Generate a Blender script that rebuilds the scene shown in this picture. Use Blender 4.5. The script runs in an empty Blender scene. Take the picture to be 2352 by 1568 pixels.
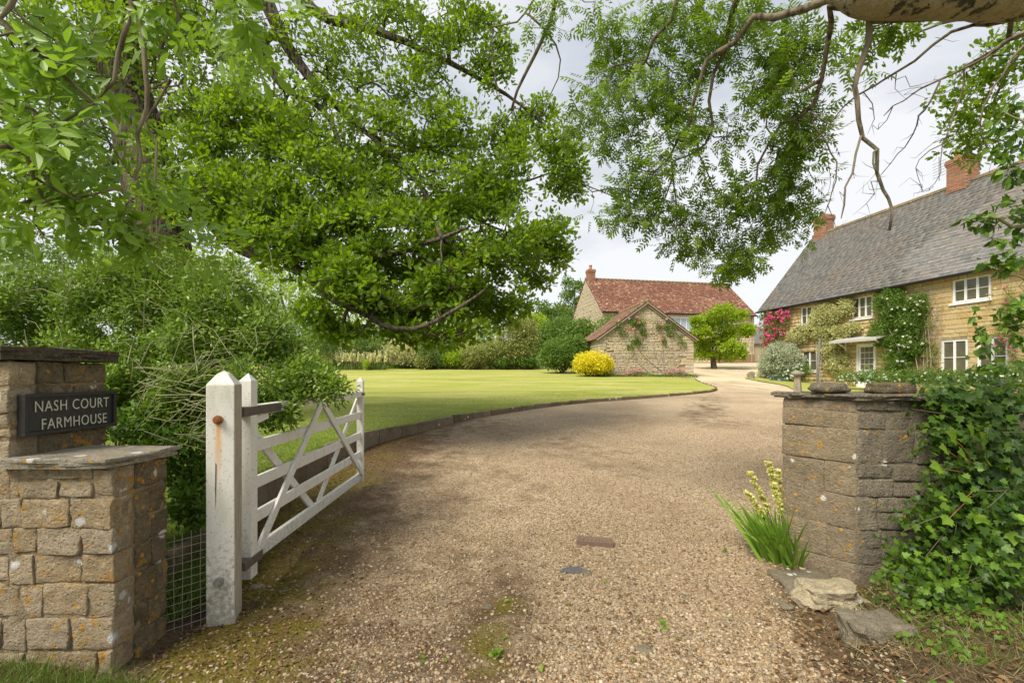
import bpy, math, random
import numpy as np
from mathutils import Vector, Matrix, noise as mnoise
from math import radians as R, sin, cos, pi

C = bpy.context.scene.collection
SC = bpy.context.scene
rng = np.random.default_rng(7)
random.seed(7)

# ------------------------------------------------------------------ camera, world, sun, exposure
EYE, F = 1.5, 1078.0            # eye height (m); focal length in units of a 2352 px wide picture
cam_d = bpy.data.cameras.new('camera')
cam = bpy.data.objects.new('camera', cam_d); C.objects.link(cam)
cam.location = (0, 0, EYE); cam.rotation_euler = (R(90), 0, 0)
cam_d.sensor_width = 36; cam_d.lens = F/2352*36; cam_d.shift_y = 76/2352
cam_d.clip_start = 0.05; cam_d.clip_end = 3000
SC.camera = cam

SUN_EL, SUN_AZ = 50, 222        # degrees; azimuth clockwise from +y: light from behind the camera, to the left
w = bpy.data.worlds.new('World'); SC.world = w; w.use_nodes = True
nt = w.node_tree; nt.nodes.clear()
out = nt.nodes.new('ShaderNodeOutputWorld')
sky = nt.nodes.new('ShaderNodeTexSky'); sky.sky_type = 'NISHITA'; sky.sun_disc = False
sky.sun_elevation = R(SUN_EL); sky.sun_rotation = R(SUN_AZ)
bg1 = nt.nodes.new('ShaderNodeBackground'); bg1.inputs[1].default_value = 0.06
nt.links.new(sky.outputs[0], bg1.inputs[0])
tc = nt.nodes.new('ShaderNodeTexCoord')
mp = nt.nodes.new('ShaderNodeMapping'); mp.inputs['Scale'].default_value = (1, 1, 3.0)
nt.links.new(tc.outputs['Generated'], mp.inputs[0])
nz = nt.nodes.new('ShaderNodeTexNoise'); nz.inputs['Scale'].default_value = 1.6; nz.inputs['Detail'].default_value = 5
nz.inputs['Roughness'].default_value = 0.5
nt.links.new(mp.outputs[0], nz.inputs[0])
cr = nt.nodes.new('ShaderNodeValToRGB')
cr.color_ramp.elements[0].position = 0.38; cr.color_ramp.elements[0].color = (0.52, 0.565, 0.64, 1)
cr.color_ramp.elements[1].position = 0.58; cr.color_ramp.elements[1].color = (0.88, 0.885, 0.90, 1)
nt.links.new(nz.outputs[0], cr.inputs[0])
bg2 = nt.nodes.new('ShaderNodeBackground'); bg2.inputs[1].default_value = 0.43
nt.links.new(cr.outputs[0], bg2.inputs[0])
mx = nt.nodes.new('ShaderNodeMixShader'); mx.inputs[0].default_value = 0.92
nt.links.new(bg1.outputs[0], mx.inputs[1]); nt.links.new(bg2.outputs[0], mx.inputs[2])
nt.links.new(mx.outputs[0], out.inputs[0])

sd = bpy.data.lights.new('sun', 'SUN'); sd.energy = 2.2; sd.angle = R(30); sd.color = (1.0, 0.93, 0.80)
sun = bpy.data.objects.new('sun', sd); C.objects.link(sun)
az = R(SUN_AZ)
sdir = Vector((sin(az)*cos(R(SUN_EL)), cos(az)*cos(R(SUN_EL)), sin(R(SUN_EL))))
sun.rotation_euler = sdir.to_track_quat('Z', 'Y').to_euler(); sun.location = (-8, -8, 20)

vs = SC.view_settings
vs.view_transform = 'Standard'; vs.look = 'None'; vs.gamma = 1; vs.exposure = 1.4; vs.use_curve_mapping = False
SC.cycles.max_bounces = 6; SC.cycles.diffuse_bounces = 4; SC.cycles.transmission_bounces = 4
SC.cycles.glossy_bounces = 2; SC.cycles.transparent_max_bounces = 4
SC.cycles.use_denoising = True

# ------------------------------------------------------------------ places
def W(px, py, d):               # a point of the place d metres ahead of the camera
    return np.array([(px-1176)*d/F, d, EYE-(py-860)*d/F])
def Z(pts, ox, oy, sc, d0, d1=None):   # a polyline, depth running from d0 to d1
    n = len(pts); d1 = d0 if d1 is None else d1
    return [W((ox+x/sc)/1.37755, (oy+y/sc)/1.37755, d0+(d1-d0)*i/max(1, n-1)) for i, (x, y) in enumerate(pts)]

_gy = np.array([-300, 0, 2.5, 6, 12, 20, 26.6, 47, 80, 150, 900.])
_gz = np.array([0, 0, 0, .10, .47, 1.02, 1.45, 2.68, 4.4, 7.5, 30.])
_fy = np.arange(-20, 900, .5); _fz = np.interp(_fy, _gy, _gz)
_k = np.ones(7)/7; _fz = np.convolve(np.pad(_fz, 3, mode='edge'), _k, 'valid')
def gz(x, y):
    z = np.interp(y, _fy, _fz)
    return z - .28*np.exp(-((x-17.)**2/25+(y-22.)**2/80))
def G(px, py, lift=0.):         # where the line of sight meets the ground
    lo, hi = 1.2, 70.
    ds = np.linspace(lo, hi, 1500)
    P = np.stack([(px-1176)*ds/F, ds, EYE-(py-860)*ds/F], 1)
    k = np.argmax(P[:, 2] <= gz(P[:, 0], P[:, 1])+lift) if (py > 832) else 1499
    return P[k]

# ------------------------------------------------------------------ material helpers
class NT:
    def __init__(s, name):
        s.m = bpy.data.materials.new(name); s.m.use_nodes = True
        s.t = s.m.node_tree; s.t.nodes.clear()
        s.o = s.n('ShaderNodeOutputMaterial')
    def n(s, t, **kw):
        nd = s.t.nodes.new(t)
        for k, v in kw.items(): setattr(nd, k, v)
        return nd
    def put(s, inp, v):
        if v is None: return
        if hasattr(v, 'is_linked') or isinstance(v, bpy.types.NodeSocket): s.t.links.new(v, inp)
        else:
            if isinstance(v, tuple) and len(v) == 3 and inp.type == 'RGBA': v = v+(1,)
            inp.default_value = v
    def co(s, kind='Object', scale=None):
        c = s.n('ShaderNodeTexCoord').outputs[kind] if kind != 'Pos' else s.n('ShaderNodeNewGeometry').outputs['Position']
        if scale is not None:
            m = s.n('ShaderNodeMapping'); s.put(m.inputs[0], c); m.inputs['Scale'].default_value = scale; c = m.outputs[0]
        return c
    def noise(s, scale, detail=4, rough=.55, co=None, dist=0):
        q = s.n('ShaderNodeTexNoise'); s.put(q.inputs['Vector'], co if co is not None else s.co('Pos'))
        q.inputs['Scale'].default_value = scale; q.inputs['Detail'].default_value = detail
        q.inputs['Roughness'].default_value = rough; q.inputs['Distortion'].default_value = dist
        return q.outputs[0]
    def voro(s, scale, co=None, out=0, feature='F1', rnd=1):
        q = s.n('ShaderNodeTexVoronoi', feature=feature); s.put(q.inputs['Vector'], co if co is not None else s.co('Pos'))
        q.inputs['Scale'].default_value = scale; q.inputs['Randomness'].default_value = rnd
        return q.outputs[out]
    def ramp(s, f, *st, const=False):
        q = s.n('ShaderNodeValToRGB'); s.put(q.inputs[0], f); e = q.color_ramp.elements
        if const: q.color_ramp.interpolation = 'CONSTANT'
        while len(e) < len(st): e.new(.5)
        for i, (p, c) in enumerate(st):
            e[i].position = p
            c = (c, c, c) if not isinstance(c, tuple) else c
            e[i].color = tuple(c)+(1,)
        return q.outputs[0]
    def mix(s, f, a, b, mode='MIX'):
        q = s.n('ShaderNodeMix', data_type='RGBA', blend_type=mode)
        s.put(q.inputs[0], f); s.put(q.inputs[6], a); s.put(q.inputs[7], b); return q.outputs[2]
    def math(s, op, a, b=None):
        q = s.n('ShaderNodeMath', operation=op); s.put(q.inputs[0], a)
        if b is not None: s.put(q.inputs[1], b)
        return q.outputs[0]
    def attr(s, name): return s.n('ShaderNodeAttribute', attribute_name=name).outputs['Fac']
    def rand(s): return s.n('ShaderNodeObjectInfo').outputs['Random']
    def sepz(s, co, k=2):
        q = s.n('ShaderNodeSeparateXYZ'); s.put(q.inputs[0], co); return q.outputs[k]
    def bump(s, h, strength=.5, dist=.01):
        q = s.n('ShaderNodeBump'); s.put(q.inputs['Height'], h)
        q.inputs['Strength'].default_value = strength; q.inputs['Distance'].default_value = dist
        return q.outputs[0]
    def pbr(s, col, rough=.85, bump=None, metal=0, spec=.35):
        q = s.n('ShaderNodeBsdfPrincipled')
        s.put(q.inputs['Base Color'], col); s.put(q.inputs['Roughness'], rough)
        q.inputs['Metallic'].default_value = metal; q.inputs['Specular IOR Level'].default_value = spec
        if bump is not None: s.put(q.inputs['Normal'], bump)
        s.t.links.new(q.outputs[0], s.o.inputs[0]); return s.m

def flat(name, col, rough=.7, metal=0, var=.0, nscale=30, spec=.35):
    t = NT(name)
    if var:
        n = t.noise(nscale, 5)
        c = t.mix(n, tuple(v*(1-var) for v in col), tuple(min(1, v*(1+var)) for v in col))
        return t.pbr(c, rough, t.bump(n, .3, .004), metal, spec)
    return t.pbr(col, rough, None, metal, spec)

def leaf_mat(name, dark, light, trans=None, tw=.42, rough=.45, spec=.4, edge=None):
    t = NT(name)
    a = t.math('ADD', t.attr('tint'), t.math('MULTIPLY', t.rand(), .0))
    n = t.noise(1.3, 3)
    f = t.math('ADD', t.math('MULTIPLY', a, .62), t.math('MULTIPLY', n, .42))
    mid = tuple((p+q)/2 for p, q in zip(dark, light))
    c = t.ramp(f, (.12, dark), (.48, mid), (.85, light))
    if edge is not None:
        c = t.mix(t.ramp(t.attr('tint'), (edge[0], 0.), (edge[0]+.01, 1.)), c, edge[1])
    p = t.n('ShaderNodeBsdfPrincipled'); t.put(p.inputs['Base Color'], c)
    p.inputs['Roughness'].default_value = rough; p.inputs['Specular IOR Level'].default_value = spec
    tr = t.n('ShaderNodeBsdfTranslucent')
    tc_ = t.mix(.5, c, trans if trans else tuple(min(1, v*2.2) for v in light)); t.put(tr.inputs[0], tc_)
    m = t.n('ShaderNodeMixShader'); m.inputs[0].default_value = tw
    t.t.links.new(p.outputs[0], m.inputs[1]); t.t.links.new(tr.outputs[0], m.inputs[2])
    t.t.links.new(m.outputs[0], t.o.inputs[0]); return t.m

def stone_mat(name, cols, lichen=0., white=0., sc=1., bump=.6, moss=0., tintattr=False, dark=.55):
    t = NT(name)
    base = t.noise(9*sc, 8, .65)
    r = t.attr('tint') if tintattr else t.rand()
    per = t.ramp(r, (0, cols[0]), (.35, cols[1]), (.7, cols[2]), (1, cols[3]))
    fine = t.noise(70*sc, 5, .7); mid_ = t.noise(28*sc, 6, .75); pit_ = t.voro(46*sc, out=0)
    c = t.mix(t.ramp(base, (.3, 0.), (.7, 1.)), t.mix(dark, per, (.10, .085, .065)), per)
    c = t.mix(t.ramp(fine, (.35, .45*min(1, dark*2)), (.6, 0.)), c, tuple(v*.35 for v in cols[1]))
    c = t.mix(t.ramp(fine, (.58, 0.), (.75, .35)), c, (.62, .56, .46))
    c = t.mix(t.ramp(mid_, (.34, .7*min(1, dark*1.6)), (.50, 0.)), c, tuple(v*.42 for v in cols[0]))
    c = t.mix(t.ramp(mid_, (.56, 0.), (.70, .45)), c, tuple(min(1, v*1.45) for v in cols[3]))
    if moss:
        c = t.mix(t.ramp(t.noise(3.1*sc, 5, .6), (.52, 0.), (.66, moss)), c, (.05, .06, .02))
    if lichen:
        l = t.noise(13*sc, 6, .6, dist=.6); big = t.noise(2.7*sc, 2)
        m = t.math('MULTIPLY', t.ramp(t.math('ADD', l, t.math('MULTIPLY', t.math('SUBTRACT', fine, .5), .35)), (.62-.09*lichen, 0.), (.66-.07*lichen, .9)), t.ramp(big, (.42, 0.), (.58, 1.)))
        c = t.mix(m, c, t.mix(fine, (.33, .17, .02), (.55, .30, .04)))
        sp = t.math('ADD', t.voro(15*sc, out=0), t.math('MULTIPLY', fine, .16)); sm = t.math('MULTIPLY', t.ramp(sp, (.22, .85), (.27, 0.)), t.ramp(t.noise(4.3*sc, 2), (.48, 0.), (.53, 1.)))
        c = t.mix(sm, c, (.58, .28, .02))
    if white:
        l = t.voro(5.5*sc, out=0, co=t.co('Pos')); dn = t.noise(30*sc, 3)
        m = t.ramp(t.math('ADD', l, t.math('MULTIPLY', dn, .14)), (.17+.04*white, 1.), (.21+.04*white, 0.))
        c = t.mix(m, c, (.62, .61, .58))
    h = t.math('ADD', t.math('ADD', t.math('MULTIPLY', base, .8), t.math('MULTIPLY', fine, .5)), t.math('ADD', t.math('MULTIPLY', mid_, .9), t.math('MULTIPLY', t.ramp(pit_, (.1, 0.), (.35, 1.)), .25)))
    return t.pbr(c, .92, t.bump(h, bump, .03/sc), spec=.2)

# ------------------------------------------------------------------ object helpers
def wm(o):
    m = o.matrix_basis.copy()
    return (wm(o.parent) @ o.matrix_parent_inverse @ m) if o.parent else m
def attach(o, parent, local=False):
    if parent is not None:
        o.parent = parent
        if not local: o.matrix_parent_inverse = wm(parent).inverted()
def tag(o, label=None, cat=None, group=None, kind=None):
    if label: o['label'] = label
    if cat: o['category'] = cat
    if group: o['group'] = group
    if kind: o['kind'] = kind
    return o
def thing(name, loc, label, cat, group=None, rz=0):
    o = bpy.data.objects.new(name, None); C.objects.link(o); o.empty_display_size = .2
    o.location = tuple(float(v) for v in loc); o.rotation_euler = (0, 0, rz)
    return tag(o, label, cat, group)
def mesh_obj(name, V, faces, mat, parent=None, tint=None, smooth=False, local=False, kind=None):
    me = bpy.data.meshes.new(name); me.from_pydata([tuple(map(float, v)) for v in V], [], faces); me.update()
    if tint is not None:
        a = me.attributes.new('tint', 'FLOAT', 'FACE'); a.data.foreach_set('value', np.asarray(tint, np.float32))
    if smooth: me.polygons.foreach_set('use_smooth', [True]*len(me.polygons))
    me.materials.append(mat)
    o = bpy.data.objects.new(name, me); C.objects.link(o); attach(o, parent, local)
    if kind: o['kind'] = kind
    return o
def scatter(name, tmpl, M, P, tint, mat, parent=None, smooth=False, kind=None, local=False):
    """many copies of a small template (verts, faces) joined in ONE mesh; M (N,3,3) columns are the axes, P (N,3)"""
    TV, TF = np.asarray(tmpl[0], float), tmpl[1]
    N, nv = len(P), len(TV)
    V = (np.einsum('nij,vj->nvi', M, TV)+P[:, None, :]).reshape(-1, 3)
    lv = np.concatenate([np.array(f) for f in TF]); ll = np.array([len(f) for f in TF])
    loops = (lv[None, :]+(np.arange(N)*nv)[:, None]).ravel()
    tot = np.tile(ll, N); st = np.concatenate([[0], np.cumsum(tot)[:-1]])
    me = bpy.data.meshes.new(name)
    me.vertices.add(len(V)); me.vertices.foreach_set('co', V.astype(np.float32).ravel())
    me.loops.add(len(loops)); me.loops.foreach_set('vertex_index', loops.astype(np.int32))
    me.polygons.add(len(tot)); me.polygons.foreach_set('loop_start', st.astype(np.int32)); me.polygons.foreach_set('loop_total', tot.astype(np.int32))
    if smooth: me.polygons.foreach_set('use_smooth', np.ones(len(tot), bool))
    me.update(calc_edges=True)
    a = me.attributes.new('tint', 'FLOAT', 'FACE'); a.data.foreach_set('value', np.repeat(np.asarray(tint, np.float32), len(TF)))
    me.materials.append(mat)
    o = bpy.data.objects.new(name, me); C.objects.link(o); attach(o, parent, local)
    if kind: o['kind'] = kind
    return o
def unit(v): return v/np.maximum(np.linalg.norm(v, axis=-1, keepdims=True), 1e-9)
def frames(D, Nn, S):
    """axes from a direction (leaf length), a rough normal and sizes (N,3) across/along/thick"""
    Y = unit(D); X = unit(np.cross(Y, Nn)); Zx = np.cross(X, Y)
    return np.stack([X*S[:, :1], Y*S[:, 1:2], Zx*S[:, 2:3]], 2)
BOXF = [(0, 1, 2, 3), (7, 6, 5, 4), (0, 4, 5, 1), (1, 5, 6, 2), (2, 6, 7, 3), (3, 7, 4, 0)]
def boxv(x0, x1, y0, y1, z0, z1):
    return [(x0, y0, z0), (x0, y1, z0), (x1, y1, z0), (x1, y0, z0), (x0, y0, z1), (x0, y1, z1), (x1, y1, z1), (x1, y0, z1)]
class MB:
    def __init__(s): s.V = []; s.F = []
    def add(s, V, Fc):
        b = len(s.V); s.V += [tuple(map(float, v)) for v in V]; s.F += [tuple(i+b for i in f) for f in Fc]; return s
    def box(s, *a): return s.add(boxv(*a), BOXF)
    def beam(s, a, b, wd, ht, up=(0, 0, 1)):      # rectangular bar from a to b
        a, b = np.array(a, float), np.array(b, float); y = unit(b-a); x = unit(np.cross(y, up)); z = np.cross(x, y)
        V = [p+x*i*wd/2+z*k*ht/2 for p in (a, b) for i, k in ((-1, -1), (1, -1), (1, 1), (-1, 1))]
        return s.add(V, [(0, 1, 2, 3), (7, 6, 5, 4), (0, 4, 5, 1), (1, 5, 6, 2), (2, 6, 7, 3), (3, 7, 4, 0)])
    def tube(s, pts, rad, n=8, cap=True):
        P = np.array(pts, float); m = len(P); rad = np.broadcast_to(rad, (m,))
        T = unit(np.gradient(P, axis=0)); ref = np.array([0, 0, 1.]) if abs(T[0][2]) < .9 else np.array([1., 0, 0])
        u = unit(np.cross(T[0], ref)); V = []
        for i in range(m):
            u = unit(u-T[i]*np.dot(u, T[i])); v = np.cross(T[i], u)
            for k in range(n):
                a = 2*pi*k/n; V.append(P[i]+(u*cos(a)+v*sin(a))*rad[i])
        Fc = [(i*n+k, i*n+(k+1) % n, (i+1)*n+(k+1) % n, (i+1)*n+k) for i in range(m-1) for k in range(n)]
        if cap: Fc += [tuple(range(n))[::-1], tuple((m-1)*n+k for k in range(n))]
        return s.add(V, Fc)
    def build(s, name, mat, parent=None, smooth=False, local=False, kind=None, bevel=0):
        o = mesh_obj(name, s.V, s.F, mat, parent, None, smooth, local, kind)
        if bevel:
            b = o.modifiers.new('bevel', 'BEVEL'); b.width = bevel; b.segments = 2; b.limit_method = 'ANGLE'
        return o
def sheet(name, xs, ys, zf, mat, attrs=None, keep=None, kind='structure', parent=None):
    """a ground sheet; xs may be (rows, cols)"""
    ys = np.asarray(ys, float); X = np.asarray(xs, float)
    if X.ndim == 1: X = np.tile(X, (len(ys), 1))
    Y = np.tile(ys[:, None], (1, X.shape[1])); Zz = zf(X, Y)
    r, c = X.shape; V = np.stack([X, Y, Zz], 2).reshape(-1, 3)
    Fc = [(i*c+j, i*c+j+1, (i+1)*c+j+1, (i+1)*c+j) for i in range(r-1) for j in range(c-1)]
    o = mesh_obj(name, V, Fc, mat, parent, None, True)
    for k, fn in (attrs or {}).items():
        a = o.data.attributes.new(k, 'FLOAT', 'POINT'); a.data.foreach_set('value', fn(X, Y).ravel().astype(np.float32))
    if kind: o['kind'] = kind
    return o
def stone_mesh(name, L, D, H, seg=.05, r=.014, amp=.007, seed=0, mat=None, warp=None, center=None, rcap=.006, skew=.006):
    """a rough squared stone: rounded, uneven box"""
    r = min(r, rcap); half = np.array([L, D, H])/2; g_ = np.random.default_rng(int(seed)*7+3); cs = g_.uniform(-skew, skew, (2, 2, 2, 3))
    ax_ = [np.concatenate([[-h], np.linspace(-h+r, h-r, max(2, int(round(2*h/seg)))+1), [h]]) for h in half]; n = [len(a)-1 for a in ax_]
    idx = {}; V = []; Fc = []
    def vid(i, j, k):
        if (i, j, k) not in idx:
            p = np.array([ax_[0][i], ax_[1][j], ax_[2][k]])
            u, v, w_ = (p/half+1)/2
            inner = np.clip(p, -(half-r), half-r); d = p-inner; l = np.linalg.norm(d)
            if l > 1e-9: p = inner+d/l*r
            off = sum(cs[a, b, c]*(u if a else 1-u)*(v if b else 1-v)*(w_ if c else 1-w_) for a in (0, 1) for b in (0, 1) for c in (0, 1))
            q = Vector(p)*9+Vector((seed*3.1, seed*1.7, seed*.9))
            nv = mnoise.noise_vector(q); nv2 = mnoise.noise_vector(q*3.3); nv3 = mnoise.noise_vector(q*7.)
            p = p+off+np.array(nv)*amp*.55+np.array(nv2)*amp*.6+np.array(nv3)*amp*.3
            idx[(i, j, k)] = len(V); V.append(p)
        return idx[(i, j, k)]
    def quad(a, b, c, d): Fc.append((vid(*a), vid(*b), vid(*c), vid(*d)))
    for i in range(n[0]):
        for j in range(n[1]):
            quad((i, j, 0), (i, j+1, 0), (i+1, j+1, 0), (i+1, j, 0)); quad((i, j, n[2]), (i+1, j, n[2]), (i+1, j+1, n[2]), (i, j+1, n[2]))
    for i in range(n[0]):
        for k in range(n[2]):
            quad((i, 0, k), (i+1, 0, k), (i+1, 0, k+1), (i, 0, k+1)); quad((i, n[1], k), (i, n[1], k+1), (i+1, n[1], k+1), (i+1, n[1], k))
    for j in range(n[1]):
        for k in range(n[2]):
            quad((0, j, k), (0, j, k+1), (0, j+1, k+1), (0, j+1, k)); quad((n[0], j, k), (n[0], j+1, k), (n[0], j+1, k+1), (n[0], j, k+1))
    if center is not None:
        A = [np.array(v)+center for v in V]
        if warp: A = [warp(a) for a in A]
        V = A; center = np.mean(A, 0); V = [a-center for a in A]
    me = bpy.data.meshes.new(name); me.from_pydata([tuple(v) for v in V], [], Fc); me.update()
    me.polygons.foreach_set('use_smooth', [True]*len(me.polygons)); me.materials.append(mat)
    return me, center
def stone_obj(name, x0, x1, y0, y1, z0, z1, mat, parent, seed=0, warp=None, **kw):
    me, c = stone_mesh(name, x1-x0, y1-y0, z1-z0, seed=seed, mat=mat, warp=warp, center=np.array([(x0+x1)/2, (y0+y1)/2, (z0+z1)/2]), **kw)
    o = bpy.data.objects.new(name, me); C.objects.link(o); o.location = tuple(c); attach(o, parent)
    return o

# leaf templates: x across, y along, z up; unit length
def mirror(half, fold=.12):
    """half outline (x>=0) from base to tip -> two n-gons sharing the midrib"""
    V = [(0, 0, 0), (0, 1, 0)]; r = []; l = []
    for x, y in half:
        V.append((x, y, fold*x)); r.append(len(V)-1)
        V.append((-x, y, fold*x)); l.append(len(V)-1)
    return V, [tuple([0]+r+[1]), tuple([1]+l[::-1]+[0])]
OVAL = mirror([(.5, .35), (.42, .65)], .25)
DIAM = mirror([(.5, .45)], .3)
OAKL = mirror([(.10, .12), (.30, .30), (.17, .40), (.42, .56), (.24, .66), (.34, .84), (.12, .9)], .2)
IVYL = mirror([(.28, -.06), (.52, .18), (.30, .36), (.44, .62), (.16, .66)], .2)
MAPL = mirror([(.22, -.10), (.42, .02), (.34, .14), (.62, .30), (.44, .40), (.58, .66), (.30, .62), (.18, .78)], .15)
SERR = mirror([(.16, .10), (.36, .26), (.33, .28), (.47, .44), (.43, .47), (.42, .62), (.36, .65), (.28, .80), (.22, .82), (.10, .93)], .3)
LONG = mirror([(.35, .15), (.5, .42), (.32, .74)], .3)
def compound(pairs=4, lw=.28, ll=.34, tmpl=OVAL):
    V = []; Fc = []
    def put(y, ang, s, droop):
        b = len(V); ca, sa = cos(ang), sin(ang)
        for x, yy, z in tmpl[0]:
            X, Y = x*lw*s, yy*ll*s
            V.append((ca*X+sa*Y, y-sa*X+ca*Y, z*lw*s-droop*yy*.10))
        for f in tmpl[1]: Fc.append(tuple(i+b for i in f))
    for i in range(pairs):
        y = .22+.60*i/(pairs-1); s = 1-.18*abs(i-1)/pairs
        put(y, 1.05-.10*i, s, 1); put(y, -1.05+.10*i, s, 1)
    put(.82, 0, 1, .5)
    b = len(V); V += [(-.006, 0, 0), (.006, 0, 0), (.004, .85, 0), (-.004, .85, 0)]; Fc.append((b, b+1, b+2, b+3))
    return V, Fc
ASHL = compound(4, .115, .36)
BLADE = ([(-.5, 0, 0), (.5, 0, 0), (.32, .55, .10), (-.32, .55, .10), (0, 1, .32)], [(0, 1, 2, 3), (3, 2, 4)])
OCT = ([(1, 0, 0), (-1, 0, 0), (0, 1, 0), (0, -1, 0), (0, 0, 1), (0, 0, -1)], [(0, 2, 4), (2, 1, 4), (1, 3, 4), (3, 0, 4), (2, 0, 5), (1, 2, 5), (3, 1, 5), (0, 3, 5)])
_p = (1+5**.5)/2
_iv = np.array([(-1, _p, 0), (1, _p, 0), (-1, -_p, 0), (1, -_p, 0), (0, -1, _p), (0, 1, _p), (0, -1, -_p), (0, 1, -_p), (_p, 0, -1), (_p, 0, 1), (-_p, 0, -1), (-_p, 0, 1)])/1.9
ICO = (_iv, [(0, 11, 5), (0, 5, 1), (0, 1, 7), (0, 7, 10), (0, 10, 11), (1, 5, 9), (5, 11, 4), (11, 10, 2), (10, 7, 6), (7, 1, 8), (3, 9, 4), (3, 4, 2), (3, 2, 6), (3, 6, 8), (3, 8, 9), (4, 9, 5), (2, 4, 11), (6, 2, 10), (8, 6, 7), (9, 8, 1)])

# ------------------------------------------------------------------ growing branches
def catmull(pts, step):
    P = np.array(pts, float)
    if len(P) == 2: P = np.array([P[0], (P[0]+P[1])/2, P[1]])
    Q = np.vstack([2*P[0]-P[1], P, 2*P[-1]-P[-2]]); outp = []; tt = []
    for i in range(1, len(Q)-2):
        n = max(1, int(np.linalg.norm(Q[i+1]-Q[i])/step))
        for t in np.arange(n)/n:
            a, b, c, d = Q[i-1], Q[i], Q[i+1], Q[i+2]
            outp.append(.5*((2*b)+(-a+c)*t+(2*a-5*b+4*c-d)*t*t+(-a+3*b-3*c+d)*t**3)); tt.append(i-1+t)
    outp.append(P[-1]); tt.append(len(P)-1)
    return np.array(outp), np.array(tt)/(len(P)-1)
def grow(limbs, attr_pts, step=.25, r_tip=.003, expo=.45, wob=.12, rmax=.05, seed=1, jitter=.03):
    """limbs: (points, r0, r1). Attractors are joined to the nearest wood by bent twigs. -> nodes, parent, radius, tip ids"""
    g = np.random.default_rng(seed)
    cap = 60000; POS = np.zeros((cap, 3)); PAR = np.full(cap, -1); RAD = np.zeros(cap); n = 0
    for li, (pts, r0, r1) in enumerate(limbs):
        q, t = catmull(pts, step)
        if len(q) > 3: q[1:-1] += g.normal(0, jitter*step, (len(q)-2, 3))
        par = -1
        if n: 
            d = np.linalg.norm(POS[:n]-q[0], axis=1); j = int(np.argmin(d))
            par = j if d[j] < 1.2 else -1
        for p, tt in zip(q, t):
            POS[n] = p; PAR[n] = par; RAD[n] = r0+(r1-r0)*tt; par = n; n += 1
    nl = n; tips = []
    if len(attr_pts):
        A = np.asarray(attr_pts); dm = np.array([np.min(np.linalg.norm(POS[:nl:2]-a, axis=1)) for a in A])
        for a in A[np.argsort(dm)]:
            d2 = ((POS[:n]-a)**2).sum(1); j = int(np.argmin(d2)); d = d2[j]**.5
            k = max(1, int(round(d/step))); off = g.normal(0, 1, 3)*wob*d; s0 = POS[j].copy(); par = j
            for i in range(1, k+1):
                if n >= cap-2: break
                t = i/k; POS[n] = s0+(a-s0)*t+off*sin(pi*t)*.5+g.normal(0, .012, 3)*(i < k)+np.array([0, 0, .10*d*sin(pi*t)])
                PAR[n] = par; par = n; n += 1
            tips.append(n-1)
    cnt = np.zeros(n); cnt[tips] = 1
    for i in range(n-1, nl-1, -1):
        if PAR[i] >= 0: cnt[PAR[i]] += cnt[i]
    rr = np.minimum(r_tip*np.maximum(cnt, 1)**expo, rmax); RAD[nl:n] = rr[nl:n]
    for i in range(nl, n):
        if PAR[i] >= 0: RAD[i] = min(RAD[i], RAD[PAR[i]]*.92) if RAD[PAR[i]] > r_tip else max(RAD[i], r_tip*.8)
    return POS[:n], PAR[:n], RAD[:n], np.array(tips, int)
def wood(name, nodes, mat, parent, r_lo=0., nsides=((.03, 9), (.012, 6), (0, 3)), smooth=True):
    POS, PAR, RAD, tips = nodes; n = len(POS); kids = [[] for _ in range(n)]
    for i in range(n):
        if PAR[i] >= 0: kids[PAR[i]].append(i)
    mb = MB(); starts = [(i, None) for i in range(n) if PAR[i] < 0]
    while starts:
        i, pr = starts.pop(); ch = [pr] if pr is not None else []; ch.append(i)
        while kids[i]:
            ks = sorted(kids[i], key=lambda k: -RAD[k]); 
            for k in ks[1:]: starts.append((k, i))
            i = ks[0]; ch.append(i)
        if len(ch) < 2: continue
        rad = RAD[ch].copy(); rad[0] = min(rad[0], rad[1]*1.25) if pr is not None else rad[0]
        rad[-1] *= .6
        if rad.max() < r_lo: continue
        mb.tube(POS[ch], rad, n=[k for r, k in nsides if rad.max() >= r][0], cap=False)
    return mb.build(name, mat, parent, smooth)
def blobs(spec, seed=0, thr=-1., ns=1.3, zs=1., k_=1.):
    """spec: (px, py, depth, radius_px, squash_y, n) -> points in ellipsoids, thinned by noise into clumps"""
    g = np.random.default_rng(seed); outp = []
    for px, py, d, rx, ry, n in spec:
        n = int(n*k_); c = W(px, py, d); r = np.array([rx*d/F, max(rx, ry)*.8*d/F, ry*d/F])
        u = unit(g.normal(size=(n*3, 3)))*(g.random((n*3, 1))**(1/2.4)); P = c+u*r; k = 0
        for p in P:
            if thr > -1 and mnoise.noise(Vector((p[0]*ns, p[1]*ns, p[2]*ns*zs))) < thr: continue
            outp.append(p); k += 1
            if k >= n: break
    return np.array(outp)
def tuft(C0, per, spread, size, g, updir=(0, 0, .3), nb=(0, 0, 1), nvar=.7, aspect=.55, axis=None, axw=.6):
    """leaf frames round each centre: pointing outward, roughly facing nb"""
    N = len(C0)*per; c = np.repeat(C0, per, 0)
    d = g.normal(size=(N, 3))
    if axis is not None: d = d*(1-axw)+np.repeat(axis, per, 0)*axw*1.6
    d = unit(d+np.array(updir)); P = c+d*spread*(g.random((N, 1))**.7)
    nn = unit(np.array(nb)+g.normal(size=(N, 3))*nvar)
    s = size*(.65+.6*g.random((N, 1))); S = np.hstack([s*aspect, s, s*aspect])
    return frames(d+g.normal(size=(N, 3))*.25, nn, S), P

# ================================================================== MATERIALS
M = {}
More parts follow.
